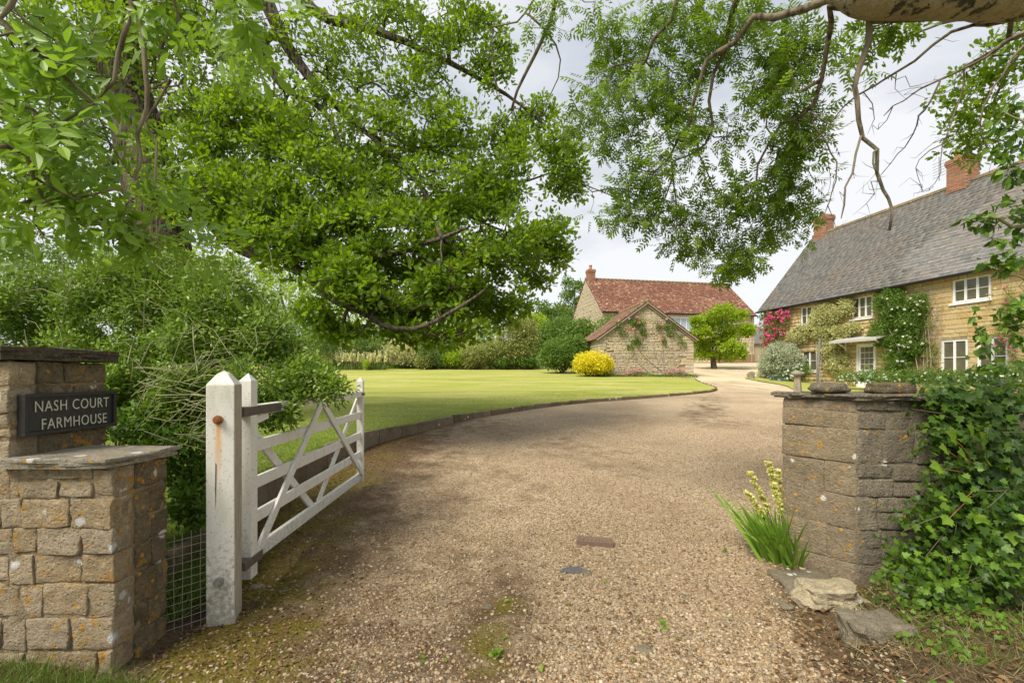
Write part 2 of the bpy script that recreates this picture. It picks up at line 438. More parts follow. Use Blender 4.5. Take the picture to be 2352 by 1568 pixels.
# gravel: colour cells, dirt, moss, leaf litter
t = NT('gravel'); co = t.co('Pos')
cellc = t.voro(58, co, 1); cd = t.voro(58, co, 0); cell2 = t.voro(95, co, 1)
g1 = t.ramp(t.sepz(cellc, 0), (0, (.10, .062, .032)), (.25, (.28, .19, .105)), (.5, (.46, .34, .20)), (.75, (.34, .275, .20)), (.93, (.60, .50, .36)))
g2 = t.ramp(t.sepz(cell2, 1), (0, (.14, .09, .05)), (.5, (.32, .235, .14)), (1, (.48, .39, .27)))
gc = t.mix(.4, g1, g2)
yy = t.sepz(co, 1)
farf = t.ramp(t.math('DIVIDE', yy, 40), (.25, 0.), (.60, 1.))
big = t.noise(.55, 5, .6, co, .4)
gc = t.mix(farf, gc, t.mix(t.noise(22, 6, .7, co), (.50, .385, .235), (.74, .62, .44)))
gc = t.mix(t.ramp(big, (.36, .7), (.60, 0.)), gc, t.mix(.55, gc, (.12, .075, .04)))
dirt = t.attr('dirt'); mossa = t.attr('moss')
dn = t.math('ADD', dirt, t.math('MULTIPLY', t.math('SUBTRACT', t.noise(3.2, 6, .65, co), .5), 1.5))
gc = t.mix(t.ramp(dn, (.26, 0.), (.75, .92)), gc, t.mix(t.noise(34, 4, .7, co), (.035, .022, .012), (.15, .095, .05)))
mn = t.math('ADD', mossa, t.math('MULTIPLY', t.math('SUBTRACT', t.noise(2.6, 6, .7, co), .5), 1.6))
gc = t.mix(t.ramp(mn, (.42, 0.), (.72, .9)), gc, t.mix(t.noise(60, 3, .7, co), (.05, .045, .008), (.19, .15, .02)))
hh = t.math('ADD', t.math('MULTIPLY', cd, -1.), t.math('MULTIPLY', t.noise(25, 4, .6, co), .6))
M['gravel'] = t.pbr(gc, .95, t.bump(hh, .8, .012), spec=.15)
t = NT('pebble'); a = t.attr('tint'); n = t.noise(90, 3)
pc = t.ramp(a, (0, (.09, .06, .035)), (.2, (.26, .19, .12)), (.38, (.42, .34, .23)), (.55, (.27, .25, .22)), (.7, (.47, .39, .27)), (.86, (.54, .49, .41)), (.95, (.38, .24, .11)), (1, (.66, .63, .57)))
pc = t.mix(t.ramp(n, (.3, .55), (.65, 0.)), pc, (.11, .07, .04)); pc = t.mix(1., pc, (.95, .87, .74), 'MULTIPLY'); M['pebble'] = t.pbr(pc, .8, spec=.3)
# lawn
t = NT('lawn'); co = t.co('Pos')
st = t.noise(1.0, 4, .6, t.co('Pos', (.22, 1.1, 1)), .3); fi = t.noise(26, 5, .75, co); md = t.noise(1.4, 6, .65, co)
lc = t.mix(t.ramp(st, (.35, 0.), (.62, 1.)), (.25, .29, .04), (.44, .42, .14))
lc = t.mix(t.ramp(fi, (.3, .55), (.62, 0.)), lc, (.11, .14, .02))
lc = t.mix(t.ramp(md, (.50, 0.), (.72, .55)), lc, (.46, .40, .17))
lc = t.mix(t.ramp(t.noise(.35, 6, .7, co), (.45, 0.), (.62, .5)), lc, (.30, .32, .05)); lc = t.mix(t.ramp(t.noise(7, 4, .8, co), (.58, 0.), (.68, .5)), lc, (.14, .19, .025))
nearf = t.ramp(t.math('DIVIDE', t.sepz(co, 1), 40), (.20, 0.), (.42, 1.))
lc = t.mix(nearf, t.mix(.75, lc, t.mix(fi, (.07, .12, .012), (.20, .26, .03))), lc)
M['lawn'] = t.pbr(lc, .95, t.bump(fi, .7, .02), spec=.1)
t = NT('field'); co = t.co('Pos'); f = t.noise(.08, 5, .6, co)
M['field'] = t.pbr(t.mix(f, (.09, .13, .02), (.30, .27, .09)), .95)
t = NT('soil'); co = t.co('Pos'); f = t.noise(7, 8, .7, co); f2 = t.noise(60, 5, .75, co)
M['soil'] = t.pbr(t.mix(t.ramp(f2, (.35, 0.), (.7, 1.)), t.mix(f, (.035, .024, .014), (.10, .068, .040)), t.mix(f, (.14, .10, .055), (.24, .18, .11))), .95, t.bump(t.math('ADD', f, f2), .9, .03), spec=.1)
M['litter'] = leaf_mat('litter', (.05, .028, .014), (.26, .155, .075), (.2, .1, .03), .1, .85, .08)
M['kerb'] = stone_mat('kerb', [(.20, .145, .09), (.27, .20, .13), (.32, .25, .17), (.23, .17, .11)], 0, .1, 1, .7, .4, dark=.35)
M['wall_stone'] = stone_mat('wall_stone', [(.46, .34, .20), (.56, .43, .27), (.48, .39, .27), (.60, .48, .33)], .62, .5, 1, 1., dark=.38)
M['wall_stone_dark'] = stone_mat('wall_stone_dark', [(.19, .145, .085), (.25, .19, .11), (.22, .175, .11), (.27, .21, .13)], .85, .2, 1, .9, .5)  # darker wall stone: shade of the drive-facing pier sides put into its colour
M['pier_stone'] = stone_mat('pier_stone', [(.24, .205, .15), (.30, .255, .19), (.22, .19, .145), (.35, .30, .22)], -.3, .1, 1, 1., .3, dark=.5)
M['pier_side'] = stone_mat('pier_side', [(.31, .235, .15), (.34, .265, .17), (.29, .23, .155), (.33, .26, .165)], .1, .15, 1, .8, .25, dark=.4)
M['pier_mortar'] = stone_mat('pier_mortar', [(.30, .25, .175)]*4, -.1, .3, 1.3, .9, .3)
M['wall_mortar'] = stone_mat('wall_mortar', [(.40, .31, .20)]*4, .5, .5, 1.3, .9, .2)
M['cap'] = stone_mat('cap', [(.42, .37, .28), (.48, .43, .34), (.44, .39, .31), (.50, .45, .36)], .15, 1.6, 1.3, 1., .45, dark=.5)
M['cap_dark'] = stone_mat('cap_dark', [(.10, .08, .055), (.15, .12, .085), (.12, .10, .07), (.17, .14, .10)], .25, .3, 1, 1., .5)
M['rock'] = stone_mat('rock', [(.62, .52, .34)]*4, 0, .2, 1.4, 1.)
M['rock_dark'] = stone_mat('rock_dark', [(.30, .25, .17), (.36, .30, .21), (.28, .24, .17), (.33, .28, .2)], 0, .4, 1.4, 1.)
# weathered white paint (grime gathers low on the wood)
def paint(name, grime=1., specks=1., stain=False):
    t = NT(name); co = t.co('Pos'); zc = t.sepz(co)
    n1 = t.noise(34, 6, .7, co); n2 = t.noise(5, 5, .6, t.co('Pos', (2, 2, .5)))
    c = t.mix(n2, (.58, .555, .50), (.76, .745, .70))
    lo = t.ramp(t.math('ADD', zc, t.math('MULTIPLY', t.math('SUBTRACT', n1, .5), 1.5)), (.10, 1.), (.42, 0.))
    c = t.mix(t.math('MULTIPLY', lo, .85*grime), c, t.mix(n1, (.05, .045, .028), (.46, .42, .33)))
    c = t.mix(t.ramp(t.noise(75, 4, .8), (.60-.02*specks, 0.), (.65, .8)), c, (.13, .12, .085))
    c = t.mix(t.ramp(n2, (.50, 0.), (.70, .5)), c, (.40, .37, .26))
    c = t.mix(t.ramp(t.noise(1.9, 7, .7, t.co('Pos', (6, 6, .6))), (.58, 0.), (.72, .45)), c, (.40, .38, .30))
    if stain:       # rust run below the upper bolt, on the front face
        dt = t.n('ShaderNodeVectorMath', operation='DOT_PRODUCT'); t.put(dt.inputs[0], co); dt.inputs[1].default_value = (cos(.30), sin(.30), 0)
        u0 = -1.655*cos(.30)+2.80*sin(.30)-.085
        du = t.math('ABSOLUTE', t.math('SUBTRACT', dt.outputs['Value'], u0)); du = t.math('ADD', du, t.math('MULTIPLY', t.math('SUBTRACT', n2, .5), .02))
        across = t.ramp(t.math('MULTIPLY', du, 20), (.08, 1.), (.42, 0.)); down = t.ramp(t.math('SUBTRACT', zc, .8), (.02, 0.), (.36, 1.)); top = t.ramp(t.math('SUBTRACT', zc, .8), (.42, 1.), (.44, 0.))
        mk = t.math('MULTIPLY', t.math('MULTIPLY', across, down), top); c = t.mix(t.math('MULTIPLY', mk, .9), c, t.mix(n1, (.60, .26, .07), (.70, .42, .18)))
    return t.pbr(c, .55, t.bump(n1, .25, .004), spec=.3)
M['paint'] = paint('paint', stain=True); M['paint_gate'] = paint('paint_gate', .5, .9)
t = NT('rust'); n = t.noise(60, 6, .7); M['rust'] = t.pbr(t.mix(n, (.12, .04, .015), (.38, .16, .05)), .8, t.bump(n, .6, .004))
t = NT('rust_stain'); n = t.noise(30, 5, .7); M['rust_stain'] = t.pbr(t.mix(n, (.62, .34, .13), (.72, .55, .38)), .7)
t = NT('iron_strap'); n = t.noise(40, 6, .7); M['iron'] = t.pbr(t.mix(n, (.035, .03, .025), (.17, .14, .11)), .7, t.bump(n, .5, .004))
t = NT('sign_black'); n = t.noise(45, 6, .75); M['sign_black'] = t.pbr(t.mix(t.ramp(n, (.55, 0.), (.75, .5)), (.022, .022, .022), (.11, .09, .07)), .45, t.bump(n, .15, .003))
M['sign_letters'] = flat('sign_letters', (.50, .48, .39), .6, 0, .25, 60)
M['wire'] = flat('wire', (.30, .29, .27), .5, .6)
M['black_metal'] = flat('black_metal', (.02, .02, .022), .4, .3)
t = NT('cast_iron'); n = t.noise(50, 5); M['cast'] = t.pbr(t.mix(n, (.09, .088, .09), (.20, .19, .18)), .6, t.bump(n, .3, .003), .3)
t = NT('rusty_cast'); n = t.noise(50, 5); M['rusty_cast'] = t.pbr(t.mix(n, (.10, .065, .045), (.24, .17, .12)), .8, t.bump(n, .3, .003))
# farmhouse
M['gold_stone'] = stone_mat('gold_stone', [(.48, .34, .14), (.58, .43, .20), (.63, .50, .27), (.54, .42, .22)], .0, .25, .6, .55, dark=.22)
M['gold_stone_t'] = stone_mat('gold_stone_t', [(.48, .34, .14), (.58, .43, .20), (.63, .50, .27), (.54, .42, .22)], .0, .25, .6, .55, tintattr=True, dark=.22)
M['gold_mortar'] = flat('gold_mortar', (.46, .36, .20), .95, 0, .15, 12)
def slate(name, tint):
    t = NT(name); r = t.attr('tint') if tint else t.rand(); co = t.co('Pos')
    c = t.ramp(r, (0, (.115, .113, .112)), (.35, (.15, .147, .142)), (.7, (.18, .17, .155)), (1, (.135, .133, .13)))
    l = t.noise(5.5, 7, .7, co); b = t.noise(.5, 4, .6, co)
    c = t.mix(t.ramp(l, (.50, 0.), (.66, .5)), c, (.33, .31, .27))
    c = t.mix(t.math('MULTIPLY', t.ramp(b, (.45, 0.), (.65, .55)), t.ramp(l, (.4, .3), (.6, 1.))), c, (.20, .15, .10))
    return t.pbr(c, .85, t.bump(l, .5, .02), spec=.25)
M['slate'] = slate('slate', False); M['slate_t'] = slate('slate_t', True)
M['ridge'] = stone_mat('ridge', [(.30, .24, .13), (.34, .27, .15), (.26, .22, .15), (.33, .26, .14)], .9, .2, 1, .6)
t = NT('window_paint'); n = t.noise(6, 3); M['wpaint'] = t.pbr(t.mix(n, (.76, .76, .75), (.84, .84, .83)), .4)
t = NT('window_glass'); co = t.co('Pos'); n = t.noise(2.2, 4, .6, co)
M['glass'] = t.pbr(t.mix(n, (.035, .038, .028), (.20, .18, .12)), .06, None, 0, .8)
t = NT('bright_glass'); n = t.noise(.8, 3); M['bglass'] = t.pbr(t.mix(n, (.22, .30, .40), (.42, .50, .58)), .08, None, 0, .8)
def brick(name, cols):
    t = NT(name); c = t.ramp(t.rand(), (0, cols[0]), (.5, cols[1]), (1, cols[2])); n = t.noise(14, 6, .7)
    c = t.mix(t.ramp(n, (.56, 0.), (.66, .6)), c, (.42, .27, .05))
    return t.pbr(c, .9, t.bump(n, .4, .01))
M['brick'] = brick('brick', [(.27, .11, .065), (.36, .19, .12), (.22, .13, .09)])
M['brick_mortar'] = flat('brick_mortar', (.36, .29, .22), .95, 0, .2, 20)
M['terracotta'] = flat('terracotta', (.42, .16, .08), .8, 0, .2, 20)
t = NT('weathered_paint'); n = t.noise(12, 7, .75, t.co('Pos', (8, 8, .5))); M['weathered'] = t.pbr(t.mix(t.ramp(n, (.35, 0.), (.65, 1.)), (.20, .155, .10), (.50, .45, .36)), .9, t.bump(n, .4, .005))
M['wood_grey'] = flat('wood_grey', (.30, .25, .19), .85, 0, .3, 25)
# barn and outbuilding
def barn_tile(name, cols):
    t = NT(name); r = t.attr('tint'); co = t.co('Pos')
    c = t.ramp(r, (0, cols[0]), (.3, cols[1]), (.6, cols[2]), (.88, cols[3]), (.97, (.46, .33, .24)))
    b = t.noise(.35, 5, .65, co)
    c = t.mix(t.ramp(b, (.38, .55), (.62, 0.)), c, cols[0])
    zz = t.sepz(t.co('Pos')); n = t.noise(6, 5, .7, co)
    c = t.mix(t.ramp(n, (.55, 0.), (.70, .55)), c, (.36, .27, .14))
    return t.pbr(c, .9, t.bump(n, .3, .02), spec=.2)
M['clay_tile'] = barn_tile('clay_tile', [(.13, .055, .04), (.20, .085, .055), (.25, .115, .075), (.30, .17, .12)])
M['old_tile'] = barn_tile('old_tile', [(.14, .08, .055), (.20, .11, .075), (.26, .16, .11), (.33, .19, .11)])
M['rubble'] = stone_mat('rubble', [(.50, .40, .25), (.62, .52, .34), (.54, .47, .36), (.68, .57, .38)], .0, .4, .5, .6, tintattr=True, dark=.22)
M['rubble_o'] = stone_mat('rubble_o', [(.50, .40, .25), (.62, .52, .34), (.54, .47, .36), (.68, .57, .38)], .0, .4, .5, .6, dark=.22)
M['rubble_mortar'] = flat('rubble_mortar', (.42, .34, .23), .95, 0, .2, 8)
# foliage
M['oak'] = leaf_mat('oak_leaf', (.032, .085, .005), (.21, .325, .014), (.40, .60, .012), .5)
M['ash'] = leaf_mat('ash_leaf', (.065, .125, .010), (.19, .28, .018), (.34, .56, .03), .52)
M['near'] = leaf_mat('near_leaf', (.08, .17, .018), (.24, .38, .035), (.36, .58, .03), .42, .42, .4)
M['lime'] = leaf_mat('lime_leaf', (.14, .26, .012), (.42, .54, .03), (.55, .72, .03), .45)
M['shrub'] = leaf_mat('shrub_leaf', (.06, .13, .012), (.27, .40, .035), (.26, .40, .04), .35, .4, .5, (.975, (.50, .24, .03)))
M['ivy'] = leaf_mat('ivy_leaf', (.010, .038, .007), (.14, .25, .022), (.2, .38, .02), .28, .45, .33)
M['mid'] = leaf_mat('mid_leaf', (.05, .12, .012), (.17, .27, .035), (.26, .42, .04), .38)
M['midb'] = leaf_mat('border_leaf', (.05, .12, .02), (.20, .30, .06), (.2, .33, .06), .3)
M['gold'] = leaf_mat('gold_leaf', (.55, .48, .01), (.88, .76, .02), (.8, .75, .05), .25)
M['varieg'] = leaf_mat('variegated_leaf', (.22, .25, .06), (.74, .70, .34), (.5, .55, .2), .3)
M['silver'] = leaf_mat('silver_leaf', (.15, .20, .09), (.58, .62, .42), (.45, .5, .3), .3)
M['bronze'] = leaf_mat('bronze_leaf', (.07, .12, .02), (.42, .42, .11), (.3, .35, .08), .3)
M['grass'] = leaf_mat('grass_blade', (.05, .10, .012), (.19, .27, .035), (.25, .38, .04), .35)
M['dry'] = leaf_mat('dry_grass', (.16, .13, .05), (.42, .34, .17), (.4, .3, .1), .3)
M['pink'] = leaf_mat('pink_petal', (.60, .05, .20), (.90, .25, .45), (.8, .1, .3), .3)
M['rose'] = leaf_mat('rose_petal', (.75, .22, .24), (.85, .42, .42), (.8, .3, .3), .3)
M['white'] = leaf_mat('white_petal', (.65, .66, .58), (.85, .85, .80), (.8, .8, .7), .3)
M['cream'] = leaf_mat('cream_petal', (.62, .60, .26), (.85, .82, .50), (.8, .8, .4), .3)
M['sword'] = leaf_mat('sword_leaf', (.06, .16, .015), (.26, .42, .05), (.3, .5, .05), .35)
M['primrose'] = leaf_mat('primrose_petal', (.62, .60, .16), (.86, .84, .36), (.8, .8, .3), .35)
M['haze_pink'] = leaf_mat('pink_haze', (.40, .20, .17), (.62, .38, .34), (.5, .3, .3), .3)
M['blue'] = leaf_mat('blue_petal', (.20, .20, .42), (.38, .38, .62), (.3, .3, .6), .3)
def bark(name, a, b, sx=14, bump=1.):
    t = NT(name); co = t.co('Pos', (1, 1, .22)); n = t.noise(sx, 7, .7, co, .5); l = t.noise(3, 5, .6)
    v = t.voro(sx*1.2, co, 0)
    c = t.mix(t.ramp(v, (.15, 0.), (.55, 1.)), a, b)
    c = t.mix(t.ramp(l, (.52, 0.), (.68, .6)), c, (.19, .20, .11))
    return t.pbr(c, .95, t.bump(t.math('ADD', v, n), bump, .05), spec=.1)
M['oak_bark'] = bark('oak_bark', (.025, .019, .013), (.13, .105, .08), 17, 1.)
M['ash_bark'] = bark('ash_bark', (.07, .055, .04), (.21, .17, .125), 20, .5)
t = NT('limb_bark'); n = t.noise(7, 6, .7); n2 = t.noise(26, 4)
c = t.mix(n2, (.17, .125, .08), (.42, .34, .23)); c = t.mix(t.ramp(n, (.53, 0.), (.57, .9)), c, (.025, .022, .018)); c = t.mix(t.ramp(t.noise(2.5, 5, .7), (.52, 0.), (.6, .5)), c, (.20, .20, .10))
M['limb_bark'] = t.pbr(c, .9, t.bump(t.math('ADD', n2, n), .9, .03))
M['twig'] = flat('twig', (.13, .10, .07), .9, 0, .3, 20)
M['stem'] = flat('stem', (.24, .24, .12), .8, 0, .4, 15)

# ================================================================== SETTING
# kerb line (foot of the edging) and the lawn behind it
KB = np.array([(-2.18, 2.98), (-2.32, 3.6), (-2.56, 4.64), (-2.70, 5.6), (-2.68, 6.8), (-2.50, 8.2), (-1.87, 9.6), (-.82, 11.5), (1.6, 13.9), (4.6, 15.6), (6.7, 16.9), (7.75, 17.9), (8.25, 19.0), (8.45, 20.3), (8.75, 21.9), (9.3, 23.8)])
KL, _ = catmull([(x, y, 0) for x, y in KB], .2); KL = KL[:, :2]
def kerb_x(y): return np.interp(y, KL[:, 1], KL[:, 0])
def kh(y): return np.interp(y, [0, 5, 7.8, 9.5, 11.5, 14, 24, 60], [.33, .32, .30, .20, .13, .09, .06, .05])
def lawn_z(x, y): return gz(x, y)+kh(y)-.015
gx = np.concatenate([-np.geomspace(900, 12, 26), np.linspace(-10, 24, 52), np.geomspace(26, 900, 24)])
gy = np.concatenate([np.linspace(-20, 0, 8), np.linspace(.5, 50, 90), np.geomspace(52, 890, 40)])
def ground_z(x, y):
    hill = np.clip((y-60)/200, 0, 1)**1.2*12*np.exp(-((x+90)/160)**2)
    return gz(x, y)-.03+hill
sheet('ground', gx, gy, ground_z, M['field'])
# gravel drive and yard
ys = np.concatenate([np.linspace(.4, 8, 80), np.linspace(8.2, 50, 130)])
xl = np.where(ys < 2.9, -3.2, np.where(ys < 24, kerb_x(ys)-.25, np.interp(ys, [24, 27, 30, 50], [9.0, 9.6, 9.0, 6.0])))
xr = np.interp(ys, [0, 2.2, 3.4, 5, 12, 20, 26, 30, 50], [1.6, 2.1, 2.9, 6, 10, 15.5, 16.5, 26, 34])
cols = np.linspace(0, 1, 70)[None, :]; XS = xl[:, None]*(1-cols)+xr[:, None]*cols
_gw = np.random.default_rng(99); _gw = [(a, b, c) for a, b, c in zip(_gw.uniform(0, 6.28, 14), np.geomspace(1.2, 11, 14), _gw.uniform(0, 6.28, 14))]
def patchy(x, y): return sum(np.sin((x*np.cos(a)+y*np.sin(a))*b+c+np.sin(x*1.3+y*.9+b))/(1+.25*b) for a, b, c in _gw)*.30
def moss_f(x, y):
    kx = np.where(y < 2.9, -2.1, kerb_x(np.clip(y, 2.98, 24)))
    d = x-kx
    m = np.exp(-(np.maximum(d-.25, 0)/1.0)**2)*np.clip((11-y)/5, 0, 1)*.8
    m += .62*np.exp(-((x+.12-.12*(y-2.5))/.20)**2)*np.exp(-((y-2.75)/1.0)**2)
    m += .45*np.exp(-((x+1.5)/.35)**2)*np.exp(-((y-2.1)/.4)**2)
    return m
def dirt_f(x, y):
    kx = np.where(y < 2.9, -2.0, kerb_x(np.clip(y, 2.98, 24)))
    d = x-kx
    m = np.exp(-(d/1.25)**2)*np.clip((13-y)/6, 0, 1)*1.15
    m += .95*np.exp(-((x-2.2)/.5)**2)*np.exp(-((y-2.9)/1.2)**2)+.8*np.clip((x-(1.12+.42*(y-1.9)))/.35, 0, 1)*np.clip((3.4-y)/.4, 0, 1)
    m += .45*np.exp(-((x-(3.6+.45*(y-9)))/.7)**2)*np.clip((y-8)/4, 0, 1)*np.clip((20-y)/5, 0, 1)
    m += .5*np.exp(-((x-(8.9+.42*(22-y)))/.35)**2)*np.clip((y-14)/3, 0, 1)*np.clip((27-y)/4, 0, 1)
    m += .24*np.exp(-((x-.6)/2.6)**2)*np.exp(-((y-7.6)/2.2)**2)+.3*np.exp(-((x+.6)/.8)**2)*np.exp(-((y-4.6)/1.6)**2)
    m += .5*np.exp(-((x+.08-.12*(y-2.5))/.38)**2)*np.exp(-((y-2.9)/1.2)**2)
    return m+.30*np.clip(patchy(x, y), -.3, 1.2)*np.clip((16-y)/6, 0, 1)
def rut(x, y):
    return -.018*np.exp(-((x+.75-.05*y)/.35)**2)-.018*np.exp(-((x-1.0-.05*y)/.35)**2)+.012*np.sin(x*2.1+y*1.3)*np.sin(y*1.7)
def drive_z(x, y): return gz(x, y)+rut(x, y)*np.clip((9-y)/3, 0, 1)
sheet('driveway', XS, ys, drive_z, M['gravel'], {'moss': moss_f, 'dirt': dirt_f})
# lawn
ly = np.concatenate([np.linspace(2.98, 23.8, 110), np.linspace(24, 37, 20)])
lxr = np.where(ly <= 23.8, kerb_x(ly)+.02, np.interp(ly, [23.8, 26, 30, 37], [9.3, 8.2, 5.0, 3.5]))
lc_ = np.concatenate([np.linspace(0, .8, 20), np.linspace(.82, 1, 16)])[None, :]
lxl = np.interp(ly, [2.9, 6, 37], [-6, -20, -34])
sheet('lawn', lxl[:, None]*(1-lc_)+lxr[:, None]*lc_, ly, lawn_z, M['lawn'])
# kerb stones along the lawn edge
kroot = thing('lawn_kerb', (*KL[0], 0), 'curved edging of brown stone slabs between lawn and gravel drive', 'kerb'); kroot['kind'] = 'structure'
del kroot['category']
s = np.concatenate([[0], np.cumsum(np.linalg.norm(np.diff(KL, axis=0), axis=1))]); pos = 0; ki = 0
while pos < s[-1]-.2:
    ln = .45+.35*random.random(); a, b = pos, min(pos+ln-.012, s[-1]); pos += ln
    A = np.array([np.interp(a, s, KL[:, 0]), np.interp(a, s, KL[:, 1])]); B = np.array([np.interp(b, s, KL[:, 0]), np.interp(b, s, KL[:, 1])])
    u = unit(B-A); nn = np.array([-u[1], u[0]]); L = np.linalg.norm(B-A); mid = (A+B)/2+nn*.03; h = float(kh(mid[1])); g0 = float(gz(*mid))
    me, _ = stone_mesh('kerb_stone', L, .07, h+.10, seg=.09, r=.008, amp=.006, seed=ki, mat=M['kerb'])
    o = bpy.data.objects.new('kerb_stone', me); C.objects.link(o)
    o.location = (mid[0], mid[1], g0+(h-.10)/2+.01+random.uniform(-.008, .008)); o.rotation_euler = (random.uniform(-.05, .05), 0, math.atan2(u[1], u[0])); attach(o, kroot)
    ki += 1
# soil bank on the right, under the ivy
by = np.linspace(.6, 6.5, 50); bx0 = np.interp(by, [0, 2.2, 2.8, 3.3, 3.6, 4.0, 6.5], [1.35, 1.5, 1.95, 2.35, 2.75, 3.7, 6.5])
bc = np.linspace(0, 1, 30)[None, :]; BX = bx0[:, None]*(1-bc)+7.*bc
def bank_z(x, y):
    x0 = np.interp(y, [0, 2.2, 2.8, 3.3, 3.6, 4.0, 6.5], [1.35, 1.5, 1.95, 2.35, 2.75, 3.7, 6.5]); d = np.maximum(x-x0, 0)
    return gz(x, y)-.02+.13*(1-np.exp(-d*3))+.02*np.sin(x*7)*np.sin(y*6)
sheet('soil_bank', BX, by, bank_z, M['soil'])
sheet('earth_verge', np.linspace(-6, -1.62, 24), np.linspace(.8, 3.05, 20), lambda x, y: gz(x, y)+.012*np.sin(5*x)*np.cos(7*y)-.01+.10*np.clip((-1.75-x)/.5, 0, 1), M['soil'])
# grass verge by the farmhouse
vy = np.linspace(18, 27.5, 30)
vx0 = np.interp(vy, [18, 19.5, 21, 22.5, 24, 25.5, 26.6, 27.5], [11.0, 11.6, 12.3, 12.6, 12.55, 12.7, 13.2, 14.3])
vc = np.linspace(0, 1, 10)[None, :]
sheet('grass_verge', vx0[:, None]*(1-vc)+17.*vc, vy, lambda x, y: gz(x, y)+.035, M['lawn'])

# loose pebbles
def pebbles(name, n, y0, y1, tmpl, smin, smax, seed):
    g = np.random.default_rng(seed); u = g.random(n*3); y = 1/(1/y0+(1/y1-1/y0)*u); x = (g.random(n*3)*2-1)*1.12*y
    keep = (x > -3.2) & (x < np.interp(y, [0, 2.2, 2.8, 3.3, 3.6, 4, 9], [1.75, 1.85, 2.3, 2.5, 2.9, 5, 12])) & (x > np.where(y < 2.95, -1.95, kerb_x(np.clip(y, 2.98, 24))+.06))
    dd = np.clip(dirt_f(x, y)*.85+moss_f(x, y)*.5, 0, .9); keep &= g.random(n*3) > dd
    x, y = x[keep][:n], y[keep][:n]; m = len(x)
    s = (smin+(smax-smin)*g.random((m, 1))**2.6); S = s*np.hstack([.7+.6*g.random((m, 1)), .8+.7*g.random((m, 1)), .35+.3*g.random((m, 1))])
    d = g.normal(size=(m, 3))*np.array([1, 1, .25]); nn = np.array([0, 0, 1])+g.normal(size=(m, 3))*.3
    bz_ = np.where(x > np.interp(y, [0, 2.2, 2.8, 3.3, 3.6, 4.0, 6.5], [1.35, 1.5, 1.95, 2.35, 2.75, 3.7, 6.5]), bank_z(x, y), -9)
    P = np.stack([x, y, np.maximum(drive_z(x, y), bz_)+s[:, 0]*.18], 1)
    o = scatter(name, tmpl, frames(d, nn, S), P, g.random(m), M['pebble'], kind='stuff')
    return tag(o, None, None)
o = pebbles('gravel', 46000, 1.75, 4.2, ICO, .0035, .0135, 3)
o['label'] = 'loose tan and grey gravel pebbles covering the drive'
o = pebbles('gravel', 60000, 4.0, 12, OCT, .005, .0115, 4); o['label'] = 'finer looking gravel pebbles further up the drive'

# ================================================================== BUILDINGS
def masonry(L, H, ops, ch, lmin, lmax, g, z0=0., jit=.25, gap=.012, top=None):
    """rows of blocks -> list of (s0, s1, z0, z1), leaving openings free; top(s) limits height (gables)"""
    outb = []; z = z0
    while z < H-.04:
        h = ch*(1+g.uniform(-jit, jit)); h = min(h, H-z)
        if H-z-h < ch*.4: h = H-z
        cuts = [(0, L)]
        for a, b, c, d in ops:
            if c < z+h*.5 < d:
                cuts = [q for s0, s1 in cuts for q in ((s0, min(s1, a)), (max(s0, b), s1)) if q[1]-q[0] > .03]
        for s0, s1 in cuts:
            s = s0
            while s < s1-.02:
                l = g.uniform(lmin, lmax); e = s+l
                if s1-e < lmin*.6: e = s1
                e = min(e, s1)
                if top is None or (top((s+e)/2) > z+h*.55): outb.append((s+gap/2, e-gap/2, z+gap/2, z+h-gap/2))
                s = e
        z += h
    return outb
def backing(L, H, T, ops, name, mat, parent, z0=0., y0=0.02):
    xs = sorted({0, L, *[v for o in ops for v in o[:2]]}); zs = sorted({z0, H, *[v for o in ops for v in o[2:]]})
    mb = MB()
    for a, b in zip(xs, xs[1:]):
        for c, d in zip(zs, zs[1:]):
            if not any(o[0] <= (a+b)/2 <= o[1] and o[2] <= (c+d)/2 <= o[3] for o in ops): mb.box(a, b, y0, y0+T, c, d)
    return mb.build(name, mat, parent, local=True)
UB = (np.array([(-.5, -.5, -.5), (-.5, .5, -.5), (.5, .5, -.5), (.5, -.5, -.5), (-.5, .5, .5), (.5, .5, .5), (-.47, -.5, .47)]), [])
def block_tmpl():   # unit block with its front (-y) arrises chamfered
    V = []
    for y, k in ((.5, .5), (-.3, .5), (-.5, .46)):
        V += [(-k, y, -k), (k, y, -k), (k, y, k), (-k, y, k)]
    Fc = [(8, 9, 10, 11)]
    for a in (0, 4):
        for i in range(4): j = (i+1) % 4; Fc.append((a+i, a+j, a+4+j, a+4+i))
    return V, Fc
BLK = block_tmpl()
BLKME = {}
def lay(blks, depth, objmat, stuffmat, parent, name, stuffname, g, limit=300, prefer=None, proud=.012, y0=0.):
    """the blocks that show largest become objects sharing one mesh, the rest one stuff part"""
    blks = list(blks)
    if prefer: blks.sort(key=prefer)
    near, rest = blks[:limit], blks[limit:]
    if objmat.name not in BLKME:
        me = bpy.data.meshes.new(name); me.from_pydata(BLK[0], [], BLK[1]); me.update(); me.materials.append(objmat); BLKME[objmat.name] = me
    me = BLKME[objmat.name]
    for a, b, c, d in near:
        o = bpy.data.objects.new(name, me); C.objects.link(o)
        o.scale = (b-a, depth, d-c); o.location = ((a+b)/2, y0+depth/2-g.uniform(0, proud), (c+d)/2); attach(o, parent, True)
    if rest:
        A = np.array(rest); n = len(A); P = np.stack([(A[:, 0]+A[:, 1])/2, y0+depth/2-g.random(n)*proud, (A[:, 2]+A[:, 3])/2], 1)
        Mx = np.zeros((n, 3, 3)); Mx[:, 0, 0] = A[:, 1]-A[:, 0]; Mx[:, 1, 1] = depth; Mx[:, 2, 2] = A[:, 3]-A[:, 2]
        scatter(stuffname, BLK, Mx, P, g.random(n), stuffmat, parent, kind='stuff', local=True)
